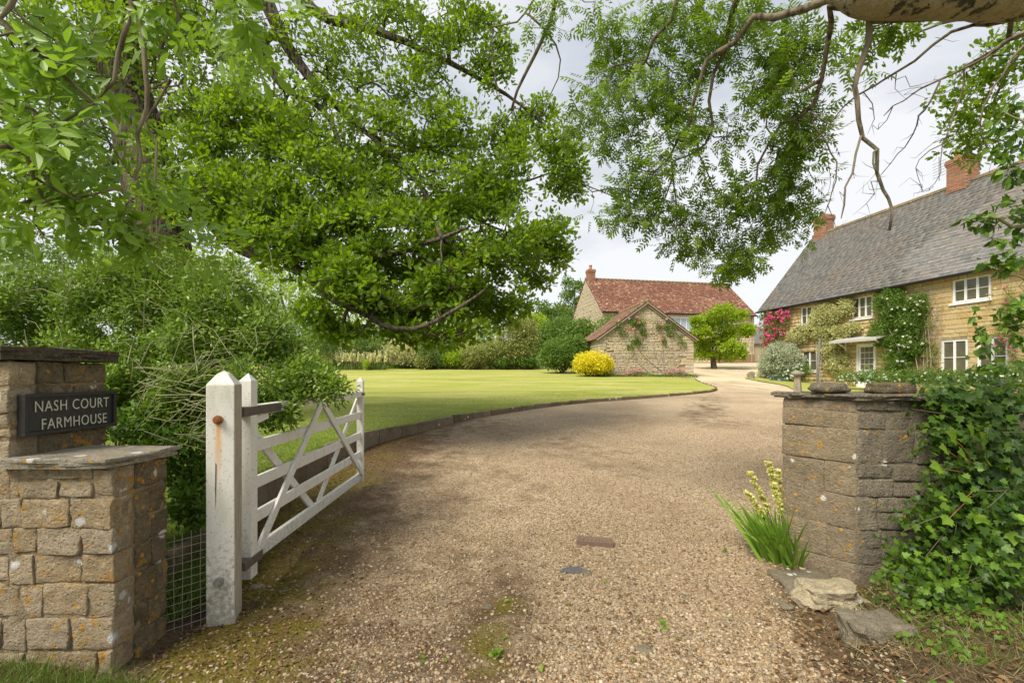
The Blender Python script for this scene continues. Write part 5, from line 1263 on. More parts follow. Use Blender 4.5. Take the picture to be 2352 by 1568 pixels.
# ---- foreground branch with big leaves, top left; and dark leaves at the right edge
def leafy_branch(name, label, base, limbs, att, lm, bm, tmpl, size, seed, per=2, limit=280, step=.06, aspect=.3, cat='branch', droop=-.2, leafname='leaf', pinnate=4, nb=(0, -.6, .8), nvar=.45, r_tip=.0012):
    e = thing(name, base, label, cat); nodes = grow(limbs, att, step, r_tip, .45, .1, seed=seed, jitter=.2)
    wood('branches', nodes, M[bm], e, nsides=((.01, 9), (.003, 6), (0, 4)))
    g = np.random.default_rng(seed); L = []
    for ti in nodes[3]:
        p = nodes[0][ti]; a = unit(p-nodes[0][nodes[1][ti]])
        for _i in range(per):
            d = unit(a*.8+g.normal(size=3)*.55+np.array([0, 0, droop])); nrm = unit(np.array(nb)+g.normal(size=3)*nvar)
            x = unit(np.cross(d, nrm)); nrm = np.cross(x, d); s = size*g.uniform(.7, 1.2); tn = g.random()
            if pinnate:
                for k in range(pinnate):
                    y = s*(.5+2.1*k/pinnate); s2 = s*(1-.12*k)
                    for sgn in (-1, 1):
                        dd = unit(x*sgn*.85+d*.6+g.normal(size=3)*.12); L.append((p+d*y, dd, unit(nrm+g.normal(size=3)*.15), s2*g.uniform(.85, 1.1), tn))
                L.append((p+d*s*2.6, unit(d+g.normal(size=3)*.1), nrm, s, tn))
            else: L.append((p+g.normal(size=3)*size*.3, d, nrm, s, tn))
    def seen(l):
        q = l[0]; return -l[3]/max(q[1], .2) if (q[1] > .3 and abs(q[0]/q[1]) < 1.1 and (q[2]-EYE)/q[1] < .8) else 1
    L.sort(key=seen); near, rest = L[:limit], L[limit:]
    mes = []
    for k in range(6):
        me = bpy.data.meshes.new(leafname); V = [(x, y, z-.16*y*y*(1+.2*k)) for x, y, z in tmpl[0]]; me.from_pydata(V, [], tmpl[1]); me.update(); me.materials.append(M[lm])
        at_ = me.attributes.new('tint', 'FLOAT', 'FACE'); at_.data.foreach_set('value', [.08+.17*k]*len(tmpl[1])); mes.append(me)
    for p, d, nr, s, tn in near:
        Mx = frames(d[None], nr[None], np.array([[s*aspect*1.6, s, s*aspect*1.6]]))[0]
        o = bpy.data.objects.new(leafname, mes[min(5, int(np.clip(tn+g.normal()*.12, 0, .999)*6))]); C.objects.link(o); attach(o, e)
        m4 = Matrix([[*Mx[0], p[0]], [*Mx[1], p[1]], [*Mx[2], p[2]], [0, 0, 0, 1]]); o.matrix_basis = m4
    if rest:
        P = np.array([l[0] for l in rest]); D = np.array([l[1] for l in rest]); Nn = np.array([l[2] for l in rest]); s = np.array([[l[3]] for l in rest])
        scatter('foliage', tmpl, frames(D, Nn, np.hstack([s*aspect*1.6, s, s*aspect*1.6])), P, np.array([l[4] for l in rest]), M[lm], e, kind='stuff')
    return e
f1 = lambda pts, a, b=None: Z(pts, 0, 0, 1.742, a, b)
nb_l = [
 ([np.array([-3.6, .2, -.1]), np.array([-3.5, .3, 1.5]), np.array([-3.1, .6, 3.0]), W(-900, -900, 1.3), W(300, -260, 1.6), W(420, -60, 1.6)], .16, .012),
 ([W(420, -60, 1.6)]+f1([(740, 0), (740, 150), (820, 320), (830, 470), (810, 600), (790, 760), (785, 880), (740, 985)], 1.6, 1.6), .010, .005),
 (f1([(735, 20), (690, 180), (640, 300), (600, 430), (510, 550), (380, 660), (270, 690)], 1.6, 1.5), .009, .003),
 ([W(560, -60, 1.7)]+f1([(960, 0), (940, 200), (880, 320), (870, 420), (850, 490), (1000, 480), (1050, 370)], 1.7, 1.7), .006, .003),
 (f1([(940, 440), (850, 540), (830, 680), (890, 800), (880, 930), (850, 1040)], 1.7, 1.6), .006, .003),
 (f1([(0, 110), (60, 30), (100, -60)], 1.4), .009, .008),
 ([W(-400, 200, 1.3)]+f1([(0, 560), (150, 620), (330, 740), (480, 740), (520, 640)], 1.4, 1.5), .007, .002),
 ([W(-400, 350, 1.3)]+f1([(0, 800), (130, 850), (240, 1000), (400, 1060), (600, 1040), (760, 1080)], 1.4, 1.6), .008, .002),
 ([W(-300, -200, 1.4)]+f1([(0, 200), (100, 260), (240, 330), (400, 360), (480, 420)], 1.4, 1.5), .006, .002),
 ([W(300, -260, 1.6)]+f1([(1000, -100), (1150, -20), (1250, 60)], 1.4, 1.4), .006, .002),
]
NB = [(60, 100, 1.5, 90, 60, 9), (80, 250, 1.45, 100, 70, 14), (190, 180, 1.6, 60, 50, 6), (60, 400, 1.5, 100, 80, 15), (200, 330, 1.7, 80, 60, 9), (180, 480, 1.6, 120, 60, 15), (330, 520, 1.7, 90, 50, 11), (60, 540, 1.7, 100, 40, 10), (420, 560, 1.8, 60, 40, 5), (330, 410, 1.8, 50, 40, 4), (470, 20, 1.5, 60, 30, 5), (570, 30, 1.35, 60, 30, 6), (380, 20, 1.5, 50, 25, 4), (520, 120, 1.9, 60, 50, 5), (480, 200, 2.0, 40, 30, 2), (30, 20, 1.5, 60, 30, 4), (660, 20, 1.4, 40, 25, 3), (-200, 200, 1.4, 150, 200, 10), (300, -150, 1.5, 300, 80, 12)]
leafy_branch('ash_branch', 'close hanging branch with large toothed leaflets filling the upper left', (-3.6, .2, 0), nb_l, blobs(NB, 3), 'near', 'ash_bark', SERR, .062, 41, per=2, limit=290, aspect=.27, r_tip=.0013)
rb_l = [([np.array([4.2, 2.2, 0]), np.array([4.1, 2.3, 1.5]), W(2600, 560, 2.6), W(2480, 520, 2.6), W(2352, 520, 2.6), W(2290, 505, 2.6), W(2240, 500, 2.6)], .025, .003),
 ([W(2600, 560, 2.6), W(2480, 330, 2.6), W(2360, 290, 2.6), W(2310, 260, 2.6)], .010, .003), ([W(2480, 520, 2.6), W(2400, 620, 2.6), W(2330, 640, 2.6), W(2270, 610, 2.6)], .008, .002),
 ([W(2480, 330, 2.6), W(2420, 400, 2.6), W(2350, 400, 2.6), W(2290, 390, 2.6)], .006, .002), ([np.array([4.1, 2.3, 1.5]), W(2500, 800, 2.6), W(2380, 760, 2.6), W(2290, 740, 2.6), W(2250, 760, 2.6)], .010, .002), ([W(2500, 800, 2.6), W(2400, 840, 2.6), W(2330, 820, 2.6)], .006, .002)]
RB = [(2330, 260, 2.6, 40, 40, 7), (2340, 330, 2.6, 40, 40, 8), (2320, 410, 2.6, 45, 35, 9), (2330, 490, 2.6, 50, 40, 11), (2260, 500, 2.6, 45, 25, 8), (2300, 545, 2.6, 35, 25, 4), (2330, 610, 2.6, 40, 30, 8), (2280, 610, 2.6, 25, 20, 3), (2290, 730, 2.6, 55, 40, 9), (2330, 760, 2.6, 40, 50, 8), (2260, 790, 2.6, 30, 30, 4), (2300, 840, 2.6, 50, 30, 7), (2340, 690, 2.6, 30, 30, 4), (2480, 500, 2.6, 90, 200, 20)]
leafy_branch('elder_branch', 'dark glossy heart leaved sprays hanging down at the right edge', (4.2, 2.2, 0), rb_l, blobs(RB, 6), 'ivy', 'stem', OVAL, .052, 43, per=6, limit=290, aspect=.40, pinnate=0, step=.05, droop=-.5)
M['ivy2'] = M['ivy']

# ---- shrub mass behind the left wall
shr_l = []
g = np.random.default_rng(50)
for k in range(14):
    x0 = g.uniform(-3.9, -2.3); y0 = g.uniform(3.3, 4.5); a = g.uniform(-1.2, 1.3); L_ = g.uniform(.8, 1.7)
    shr_l.append(([np.array([x0, y0, .1]), np.array([x0+.15*a, y0-.05, .7]), np.array([x0+.45*a, y0-.1, 1.2+.2*L_]), np.array([x0+.95*a*L_*.7, y0-.15, 1.3+.5*L_*(1-.4*abs(a))])], .012, .004))
SH = [(60, 700, 4.2, 110, 90, 300), (210, 680, 4.2, 110, 100, 330), (360, 660, 4.2, 110, 90, 330), (500, 700, 4.1, 110, 90, 330), (620, 780, 4.0, 90, 80, 220), (700, 870, 3.9, 70, 45, 120), (760, 890, 3.8, 38, 25, 34), (600, 880, 3.8, 110, 60, 210), (440, 820, 3.9, 120, 100, 330), (300, 790, 4.0, 110, 90, 250), (660, 940, 3.7, 60, 30, 60), (430, 910, 3.7, 80, 60, 130), (110, 790, 4.3, 110, 60, 160), (500, 620, 4.5, 60, 30, 50), (350, 890, 4.0, 70, 60, 90), (-150, 740, 4.2, 150, 110, 130), (470, 980, 3.6, 50, 30, 30), (560, 960, 3.5, 45, 30, 40), (300, 880, 3.6, 60, 50, 130), (360, 960, 3.5, 60, 40, 90), (430, 900, 3.6, 60, 50, 120), (200, 800, 4.0, 80, 60, 160)]
att = blobs(SH, 14, thr=-.15, ns=3.)
shr, sn = tree('rambling_shrub', 'tangled arching shrub with tiny leaves spilling over the gate behind the left wall', 'shrub', (-3.1, 3.9, .1), shr_l, att, OVAL, 'shrub', 'stem', 20, .09, .040, 51, step=.12, r_tip=.0016, aspect=.45, wob=.22, wood_name='stems', nb=(0, -.3, .9), nvar=.6, updir=(0, 0, .1))
m = MB(); g = np.random.default_rng(52)
for k in range(70):
    px, py = g.uniform(40, 640), g.uniform(620, 930); d = g.uniform(3.5, 4.1); p = W(px, py, d); q = unit(np.array([g.normal(), g.normal()*.2, g.normal()*.8+.3])); l = g.uniform(.15, .5)
    m.tube([p, p+q*l*.5+np.array([0, 0, .05]), p+q*l+np.array([0, 0, -.02])], [.0032, .0026, .0014], 4, cap=False)
for k in range(110):
    px, py = g.uniform(300, 480), g.uniform(840, 1010); p = W(px, py, g.uniform(3.2, 3.9)); a = g.uniform(-.6, 1.2); l = g.uniform(.2, .5)
    m.tube([p, p+np.array([cos(a)*l*.5, 0, sin(a)*l*.5+.03]), p+np.array([cos(a)*l, .05, sin(a)*l*.7])], [.004, .003, .0018], 4, cap=False)
m.build('arching_stems', M['stem'], shr, True)

# ---- generic rounded bush / climber
def bush(name, label, cat, specs, lm, n_, size, base=None, seed=1, tmpl=OVAL, aspect=.55, nb=(0, -.4, .8), shell=True, thr=-.25, ns=2.5, extra=None, stems=True, group=None, nvar=.6, per=9, spread=None):
    P0 = W(specs[0][0], specs[0][1], specs[0][2])
    if base is None: base = (P0[0], P0[1], float(gz(P0[0], P0[1])))
    e = thing(name, base, label, cat, group); g = np.random.default_rng(seed); pts = []
    tot = sum(s[3]*s[4] for s in specs)
    for px, py, d, rx, ry in specs:
        c = W(px, py, d); r = np.array([rx*d/F, rx*d/F*.8, ry*d/F]); k = max(3, int(n_/per*rx*ry/tot)); u = unit(g.normal(size=(k, 3))); rr = (g.random((k, 1))**(.25 if shell else .45))
        Q = c+u*r*rr*(1+.18*np.array([[mnoise.noise(Vector(v)*2.2+Vector((seed, 0, 0)))] for v in u])*1.5); pts.append(Q)
    pts = np.vstack(pts)
    if thr > -1: pts = np.array([p for p in pts if mnoise.noise(Vector(p)*ns) > thr])
    pts[:, 2] = np.maximum(pts[:, 2], gz(pts[:, 0], pts[:, 1])+.04)
    Mx, P = tuft(pts, per, spread or size*1.6, size, g, (0, -.1, .25), nb, nvar, aspect)
    P[:, 2] = np.maximum(P[:, 2], gz(P[:, 0], P[:, 1])+.02)
    scatter('foliage', tmpl, Mx, P, np.clip(np.repeat(g.random(len(pts)), per)*.6+g.random(len(P))*.4, 0, 1), M[lm], e)
    if stems:
        m = MB(); b = np.array(base, float)
        for p in pts[g.choice(len(pts), min(26, len(pts)), False)]:
            q = b+np.array([g.normal()*.12, g.normal()*.12, 0]); m.tube([q, (q*.45+p*.55)+g.normal(0, .06, 3), p], [.022, .014, .006], 5, cap=False)
        m.build('stems', M['twig'], e, True)
    return e, pts
def blooms(e, name, centres, size, lm, seed=0, per=9, limit=120):
    g = np.random.default_rng(seed)
    for c in centres[:limit]:
        s_ = size*g.uniform(.75, 1.2); k = per; u = unit(g.normal(size=(k, 3))+np.array([0, -.5, .2])); 
        Mx = frames(u*1., unit(g.normal(size=(k, 3))), np.full((k, 3), s_)*np.array([.9, .8, .6])); scatter(name, OVAL, Mx, np.repeat(np.array(c)[None], k, 0)-u*s_*.1, g.random(k), M[lm], e)
def front(pts, k, g, bias=1.): # points of a bush nearest the viewer
    idx = np.argsort((pts[:, 0]*.96+pts[:, 1]*.27)+g.normal(0, .12, len(pts)))[:max(k*3, 1)]
    return pts[g.choice(idx, min(k, len(idx)), False)]+np.array([-.12, -.10, 0])

bush('undergrowth', 'dark ferny undergrowth in the gap between the stub wall and the white post', 'undergrowth', [(440, 1080, 3.5, 60, 50), (400, 1020, 3.4, 70, 40), (330, 980, 3.4, 60, 40), (450, 1160, 3.35, 50, 50), (520, 1040, 3.8, 50, 40), (230, 960, 3.6, 80, 40)], 'ivy', 9000, .045, (-2.5, 3.4, .1), seed=44, thr=-.5, stems=False, aspect=.4)
# border behind the lawn
bush('variegated_elaeagnus', 'large rounded yellow and green variegated shrub at the back right of the lawn', 'shrub', [(1185, 790, 33, 52, 52), (1150, 810, 33, 45, 32), (1195, 755, 33, 38, 28)], 'bronze', 15000, .13, seed=3, thr=-.4)
bush('round_shrub', 'dark green clipped dome shrub beside the outbuilding', 'shrub', [(1292, 812, 28.0, 54, 38), (1322, 800, 28, 34, 30), (1270, 822, 28, 36, 26)], 'mid', 16000, .10, seed=4, thr=-.6)
bush('golden_shrub', 'bright golden yellow mound shrub in front of the outbuilding corner', 'shrub', [(1362, 834, 25.2, 46, 25), (1345, 842, 25.2, 28, 18), (1382, 842, 25.2, 26, 18)], 'gold', 16000, .075, seed=5, thr=-.8, nb=(0, -.3, 1))
bush('low_leafy_shrub', 'low dark green leafy shrub under the variegated shrub', 'shrub', [(1210, 832, 32.5, 30, 12), (1160, 834, 32.5, 30, 10)], 'ivy', 4500, .12, seed=6)
bsp = [('green shrub with yellow fringes beside the low leafy shrub', 'bronze', [(1095, 818, 32.6, 40, 24)]), ('lime green low shrub in the middle of the back border', 'lime', [(1045, 822, 33, 38, 20)]),
       ('grey green spreading shrub in the back border', 'midb', [(1000, 812, 33, 40, 30)]), ('bushy pale flowered shrub left of the grey green shrub', 'varieg', [(930, 806, 34, 50, 32)]),
       ('rusty bronze clump near the middle of the back border', 'bronze', [(975, 832, 32.5, 18, 12)]), ('leafy dark shrub behind the cream flower spikes', 'mid', [(865, 796, 35, 50, 38)]),
       ('tall feathery green plant mass at the left of the border', 'midb', [(790, 796, 34, 66, 42)]), ('dense bright green shrub at the left end of the lawn', 'mid', [(700, 795, 32, 74, 52)]), ('big leafy shrub behind the rambling shrub far left', 'mid', [(560, 790, 31, 90, 55), (430, 780, 31, 90, 60)])]
for i, (lb, lm, sp) in enumerate(bsp): bush('border_shrub', lb, 'shrub', sp, lm, 5200 if i < 7 else 9000, .12, seed=20+i, thr=-.5, group='shrubs in the border behind the lawn')
def spikes(name, label, x0, x1, y, n_, h, lm='cream', seed=0, base_py=None, bw_=.022, lean=.12, petal=.03, nper=26, blades=60, bl=.6, lf='grass', depth=.6, bwid=.03):
    g = np.random.default_rng(seed); xs = g.uniform(x0, x1, n_); yv = y+g.uniform(-depth/2, depth/2, n_); zb = gz(xs, yv)
    cx, cy = (x0+x1)/2, y; e = thing(name, (cx, cy, float(gz(cx, cy))), label, 'flowers')
    m = MB(); PP = []; 
    for x, yy, z in zip(xs, yv, zb):
        hh = h*g.uniform(.75, 1.1); lx = g.normal()*lean*hh; a = np.array([x, yy, z]); b = np.array([x+lx, yy+g.normal()*lean*.4*hh, z+hh]); m.tube([a, (a+b)/2+np.array([0, 0, .02]), b], [bw_*.35, bw_*.3, bw_*.15], 4, cap=False)
        for k in range(nper):
            t_ = .52+.48*k/nper; c = a+(b-a)*t_; an = g.uniform(0, 2*pi); PP.append((c, np.array([cos(an), sin(an), .3]), petal*(1.1-.5*(t_-.52)/.48)))
    m.build('stems', M['stem'], e, True)
    P = np.array([p[0] for p in PP]); D = np.array([p[1] for p in PP]); s = np.array([[p[2]] for p in PP])
    scatter('flowers', OVAL, frames(D, np.array([0, 0, 1])+g.normal(size=P.shape)*.5, np.hstack([s, s, s])), P, g.random(len(P)), M[lm], e)
    nb_ = blades*n_//2; x = g.uniform(x0, x1, nb_); yv = y+g.uniform(-depth/2, depth/2, nb_); d = g.normal(size=(nb_, 3))*np.array([.5, .3, 0])+np.array([0, 0, 1]); l = bl*g.uniform(.6, 1.1, (nb_, 1))
    scatter('leaves', BLADE, frames(d, g.normal(size=(nb_, 3)), np.hstack([np.full((nb_, 1), bwid), l, l])), np.stack([x, yv, gz(x, yv)], 1), g.random(nb_), M[lf], e)
    return e
spikes('cream_flower_spikes', 'wide clump of cream flower spikes at the left of the lawn border', -13.0, -10.2, 32, 60, 1.25, seed=1, blades=14, bl=.7, petal=.11, nper=22, bw_=.03)
spikes('cream_flower_spikes', 'smaller cream flower spike clump right of the wide one, beyond the yellow tuft', -9.9, -8.6, 32, 34, 1.3, seed=2, blades=14, bl=.7, petal=.11, nper=22, bw_=.03)
bush('yellow_tuft', 'small acid yellow plant between the two cream flower clumps', 'plant', [(838, 836, 31.5, 10, 9)], 'lime', 900, .08, seed=61, stems=False)
spikes('green_iris_clump', 'green sword leaved clump with a few pale spikes at the left lawn edge', -16.5, -13.2, 31, 14, 1.0, seed=3, blades=70, bl=.9, petal=.05, nper=8)

# garden wall beyond the border
gwl = thing('garden_wall', (-5, 39, 2.1), 'low reddish brick garden wall behind the border shrubs', 'wall')
MB().box(-13, -2, 39.1, 39.3, 1.9, 3.7).build('core', M['brick_mortar'], gwl)
g = np.random.default_rng(70); A = np.array(masonry(11, 3.7, [], .11, .22, .34, g, z0=2.0)); n = len(A)
P = np.stack([-13+(A[:, 0]+A[:, 1])/2, np.full(n, 39.07), (A[:, 2]+A[:, 3])/2], 1); Mx = np.zeros((n, 3, 3)); Mx[:, 0, 0] = A[:, 1]-A[:, 0]; Mx[:, 1, 1] = .1; Mx[:, 2, 2] = A[:, 3]-A[:, 2]
scatter('bricks', BLK, Mx, P, g.random(n), M['brick'], gwl, kind='stuff')
MB().box(-13.1, -1.9, 38.95, 39.4, 3.7, 3.78).build('coping', M['terracotta'], gwl)

# trees beyond the lawn
def far_tree(label, px, d, top_py, rpx, lm, seed, n_=5200, size=.26, kind='background_tree', trunk_r=.22, group='trees beyond the garden'):
    g = np.random.default_rng(seed); b = W(px, 860, d); gx_ = b[0]; gb = float(ground_z(np.array(gx_), np.array(d*1.)))
    e = thing(kind, (gx_, d, gb), label, 'tree', group); topz = EYE+(860-top_py)*d/F; H_ = topz-gb; r = rpx*d/F
    tr = [np.array([gx_, d, gb]), np.array([gx_+.1*r, d, gb+H_*.35]), np.array([gx_-.05*r, d, gb+H_*.7]), np.array([gx_, d, gb+H_*.9])]
    cl = []; k = 18
    for i in range(k):
        a = i*2.4; f = (i+.5)/k; rr = r*(.95-.55*abs(f-.35)); c = np.array([gx_+cos(a)*rr*.62, d+sin(a)*rr*.62, gb+H_*(.28+.64*f)]); cl.append((c, r*(.42-.16*f)))
    att = []
    for c, q in cl:
        m_ = n_//(9*k); u = unit(g.normal(size=(m_, 3))); att.append(c+u*q*(g.random((m_, 1))**.3)*np.array([1, 1, .75]))
    att = np.vstack(att)
    nodes = grow([(tr, trunk_r, .04)]+[([tr[1+(i % 2)], (tr[1+(i % 2)]+c)/2+np.array([0, 0, .3]), c], trunk_r*.4, .02) for i, (c, q) in enumerate(cl)], [], .6, seed=seed)
    wood('trunk', nodes, M['oak_bark'], e)
    Mx, P = tuft(att, 9, size*1.3, size, g, (0, 0, .2), (0, -.2, 1), .6, .6)
    scatter('crown', OVAL, Mx, P, np.clip(np.repeat(g.random(len(att)), 9)*.6+g.random(len(P))*.4, 0, 1), M[lm], e)
FT = [('pale airy tree rising behind the left end of the barn', 1322, 58, 628, 52, 'mid', 7000, .24), ('mid green rounded tree just left of the barn gable', 1270, 46, 690, 62, 'mid', 8000, .2), ('bright green bushy tree behind the variegated shrub', 1225, 42, 712, 48, 'lime', 6500, .18),
      ('broad light green tree behind the middle border', 1080, 50, 690, 85, 'lime', 6000, .24), ('full green tree beyond the low brick wall', 940, 56, 668, 95, 'mid', 6000, .27), ('bright green tree beyond the lawn under the oak', 800, 52, 650, 95, 'lime', 6000, .26),
      ('tall mid green tree beyond the left lawn corner', 650, 48, 600, 110, 'lime', 7000, .26), ('leafy tree behind the oak trunk', 470, 44, 560, 130, 'lime', 7000, .26), ('green tree behind the shrubbery at far left', 260, 42, 540, 140, 'mid', 7000, .26), ('dark green tree at the left edge of the garden', 60, 40, 520, 140, 'mid', 7000, .26), ('outermost green tree past the left edge', -180, 40, 560, 150, 'mid', 3500, .3)]
for i, (lb, px, d, tp, rp_, lm, n_, sz) in enumerate(FT): far_tree(lb, px, d, tp, rp_, lm, 100+i, n_, sz)
bush('green_thicket', 'dense green thicket between the dome shrub and the barn', 'thicket', [(1290, 770, 38, 60, 40), (1340, 770, 37, 40, 36), (1240, 790, 38, 40, 36), (1400, 745, 40, 26, 16)], 'mid', 9000, .2, seed=62, thr=-.4)
bush('distant_hedge', 'far hedge line right of the barn beyond the stone shed', 'hedge', [(1745, 800, 75, 30, 20), (1800, 800, 75, 60, 30)], 'mid', 2500, .35, seed=63)

# bright small tree in the yard
ty = W(1640, 838, 35.)
tz = float(gz(ty[0], ty[1]))
cl = [(1660, 715, 34, 14), (1625, 735, 36, 12), (1690, 725, 30, 12), (1612, 762, 26, 13), (1650, 755, 40, 14), (1695, 760, 32, 12), (1717, 758, 18, 12), (1605, 790, 26, 12), (1640, 790, 38, 12), (1680, 795, 34, 12), (1618, 815, 26, 10), (1655, 818, 36, 9), (1690, 815, 26, 12), (1665, 775, 36, 12), (1655, 735, 40, 12), (1600, 740, 14, 10)]
yl = [([np.array([ty[0], ty[1], tz]), np.array([ty[0]-.05, ty[1], tz+.5]), W(1635, 810, 35)], .24, .15)]+[([W(1636, 822, 35), (W(1636, 822, 35)+W(a, b, 35))/2+np.array([.2, 0, -.1]), W(a, b+6, 35.+.8*((i % 3)-1))], .08, .02) for i, (a, b, _r, _s) in enumerate(cl)]
tree('yard_tree', 'small bright lime green tree with layered branches in the gravel yard', 'tree', (ty[0], ty[1], tz), yl, blobs([(a, b, 35.+.9*((i % 3)-1), r_, s_, 70) for i, (a, b, r_, s_) in enumerate(cl)], 66), OVAL, 'lime', 'oak_bark', 20, .2, .15, 67, step=.3, r_tip=.006, aspect=.6, nb=(0, -.2, 1))

# plants on and below the farmhouse front: positions on the facade plane
def HP(px, py, out_=.2):  # point on the farmhouse front line of sight (px, py), standing out_ metres proud
    k = (px-1176)/F; ax_, ay_ = HA[0]-.985*out_, HA[1]-.173*out_; s_ = (ay_*k-ax_)/(.173+.985*k); y = ay_-.985*s_; return W(px, py, y)
def facade_plant(name, label, spec, lm, n_, size, seed, out_=.25, thr=-.3, **kw):
    if kw.get('cat') is None:
        g = np.random.default_rng(seed); kw.pop('stems', None); kw.pop('ns', None); b = HP(spec[-1][0], 870, .3); e = thing(name, (b[0], b[1], float(gz(b[0], b[1]))), label, 'climber'); pts = []; per = 9; tot = sum(a[2]*a[3] for a in spec)
        for px, py, rx, ry in spec:
            for _ in range(int(n_/per*rx*ry/tot)):
                a, q = g.uniform(0, 2*pi), g.random()**.5*(1+.25*mnoise.noise(Vector((px*.1+cos(g.uniform(0, 6))*1.3, py*.1, seed)))); p = HP(px+rx*q*cos(a), py+ry*q*sin(a), .06+out_*(1-.6*q)*g.uniform(.3, 1.2)*1.3)
                if mnoise.noise(Vector(p)*2.2) > thr: pts.append(p)
        pts = np.array(pts); Mx, P = tuft(pts, per, size*1.5, size, g, (-.5, -.2, .1), (-.7, -.3, .6), kw.get('nvar', .6), .55)
        scatter('foliage', OVAL, Mx, P, np.clip(np.repeat(g.random(len(pts)), per)*.6+g.random(len(P))*.4, 0, 1), M[lm], e)
        for i in range(4): p = pts[g.integers(len(pts))]; q = np.array([b[0], b[1], float(gz(b[0], b[1]))])+g.normal(0, .1, 3)*[.3, 1, 0]; MB().tube([q, (p+q)/2+g.normal(0, .1, 3)*[.2, 1, 1], p], [.02, .015, .008], 5, cap=False).build('stem', M['wood_grey'], e, True)
        return e, pts
    sp = [(px, py, HP(px, py, out_)[1], rx, ry) for px, py, rx, ry in spec]; b = HP(spec[-1][0], 870, .3)
    return bush(name, label, kw.pop('cat', 'climber'), sp, lm, n_, size, (b[0], b[1], float(gz(b[0], b[1]))), seed, thr=thr, **kw)
g = np.random.default_rng(80)
e, pts = facade_plant('climbing_rose', 'climbing rose with masses of bright pink blooms at the far corner of the farmhouse', [(1778, 745, 32, 30), (1765, 725, 22, 16), (1800, 725, 16, 14), (1770, 780, 22, 22)], 'mid', 4200, .08, 81, .35)
blooms(e, 'bloom', front(pts, 70, g), .15, 'pink', 1, 9)
e, pts = facade_plant('variegated_climber', 'cream and green variegated climber spread across the farmhouse front', [(1900, 722, 32, 24), (1945, 705, 18, 18), (1865, 760, 44, 14), (1915, 765, 40, 16), (1830, 775, 26, 14), (1960, 752, 18, 10), (1905, 800, 24, 22), (1925, 835, 26, 20), (1880, 735, 22, 14)], 'varieg', 30000, .08, 82, .22, thr=-.35)
e, pts = facade_plant('flowering_climber', 'dense green climber with white flower clusters right of the front door', [(2050, 700, 46, 38), (2075, 740, 52, 46), (2030, 765, 36, 30), (2085, 790, 46, 36), (2035, 680, 26, 18), (2060, 830, 40, 28), (2110, 700, 22, 30)], 'mid', 21000, .075, 83, .35, thr=-.35)
blooms(e, 'flower_cluster', front(pts, 34, g), .085, 'white', 2, 8)
e, pts = facade_plant('bare_climber', 'thin brownish climber with sparse leaves beside the flowering climber', [(2122, 710, 16, 40), (2130, 770, 22, 40), (2135, 820, 26, 34)], 'bronze', 3500, .05, 84, .2, thr=-.1)
m = MB()
for k in range(90):
    p = HP(g.uniform(2100, 2160), g.uniform(690, 850), .22); m.tube([p, p+np.array([g.normal()*.1, g.normal()*.1, .25]), p+np.array([g.normal()*.18, g.normal()*.15, .5])], [.008, .006, .004], 4, cap=False)
m.build('bare_stems', M['wood_grey'], e, True)
e, pts = facade_plant('variegated_bush', 'large grey green variegated bush at the far end of the farmhouse', [(1790, 835, 46, 42), (1765, 845, 26, 30), (1815, 830, 30, 36), (1790, 805, 34, 20)], 'silver', 19000, .075, 85, .9, thr=-.8, cat='shrub')
e, pts = facade_plant('white_flowers', 'white flowers at the foot of the variegated bush', [(1822, 862, 26, 12), (1845, 850, 18, 14)], 'mid', 2500, .07, 86, 1.1, cat='flowers', stems=False); blooms(e, 'bloom', front(pts, 40, g), .10, 'white', 3, 7)
e, pts = facade_plant('blue_flowers', 'low blue flowers beside the grass verge', [(1790, 868, 22, 9)], 'midb', 1200, .06, 87, 1.7, cat='flowers', stems=False); blooms(e, 'bloom', front(pts, 26, g), .09, 'blue', 4, 6)
e, pts = facade_plant('climbing_rose', 'loose climbing rose with a few red flowers near the right edge', [(2300, 680, 30, 30), (2320, 740, 36, 40), (2300, 800, 40, 40), (2330, 850, 40, 30)], 'bronze', 5200, .055, 88, .3, thr=.0, nvar=.8); blooms(e, 'bloom', front(pts, 12, g), .09, 'pink', 5, 7)
for i, (lb, sp, lm) in enumerate([('leafy border plants with white flowers below the large ground floor window', [(2200, 868, 44, 16), (2260, 862, 40, 20)], 'mid'), ('bushy border planting below the front door', [(1960, 868, 40, 14), (2010, 866, 30, 16)], 'midb'), ('green border foliage beneath the flowering climber', [(2080, 868, 50, 18), (2140, 866, 30, 18)], 'mid'), ('tall green border plants behind the ivy at right', [(2300, 870, 50, 30), (2350, 860, 50, 36)], 'midb')]):
    e, pts = facade_plant('border_plants', lb, sp, lm, 3800, .07, 90+i, 1.6, cat='plants', stems=False, group='planting along the farmhouse front'); blooms(e, 'bloom', front(pts, 18, g), .07, 'white', 6+i, 6)
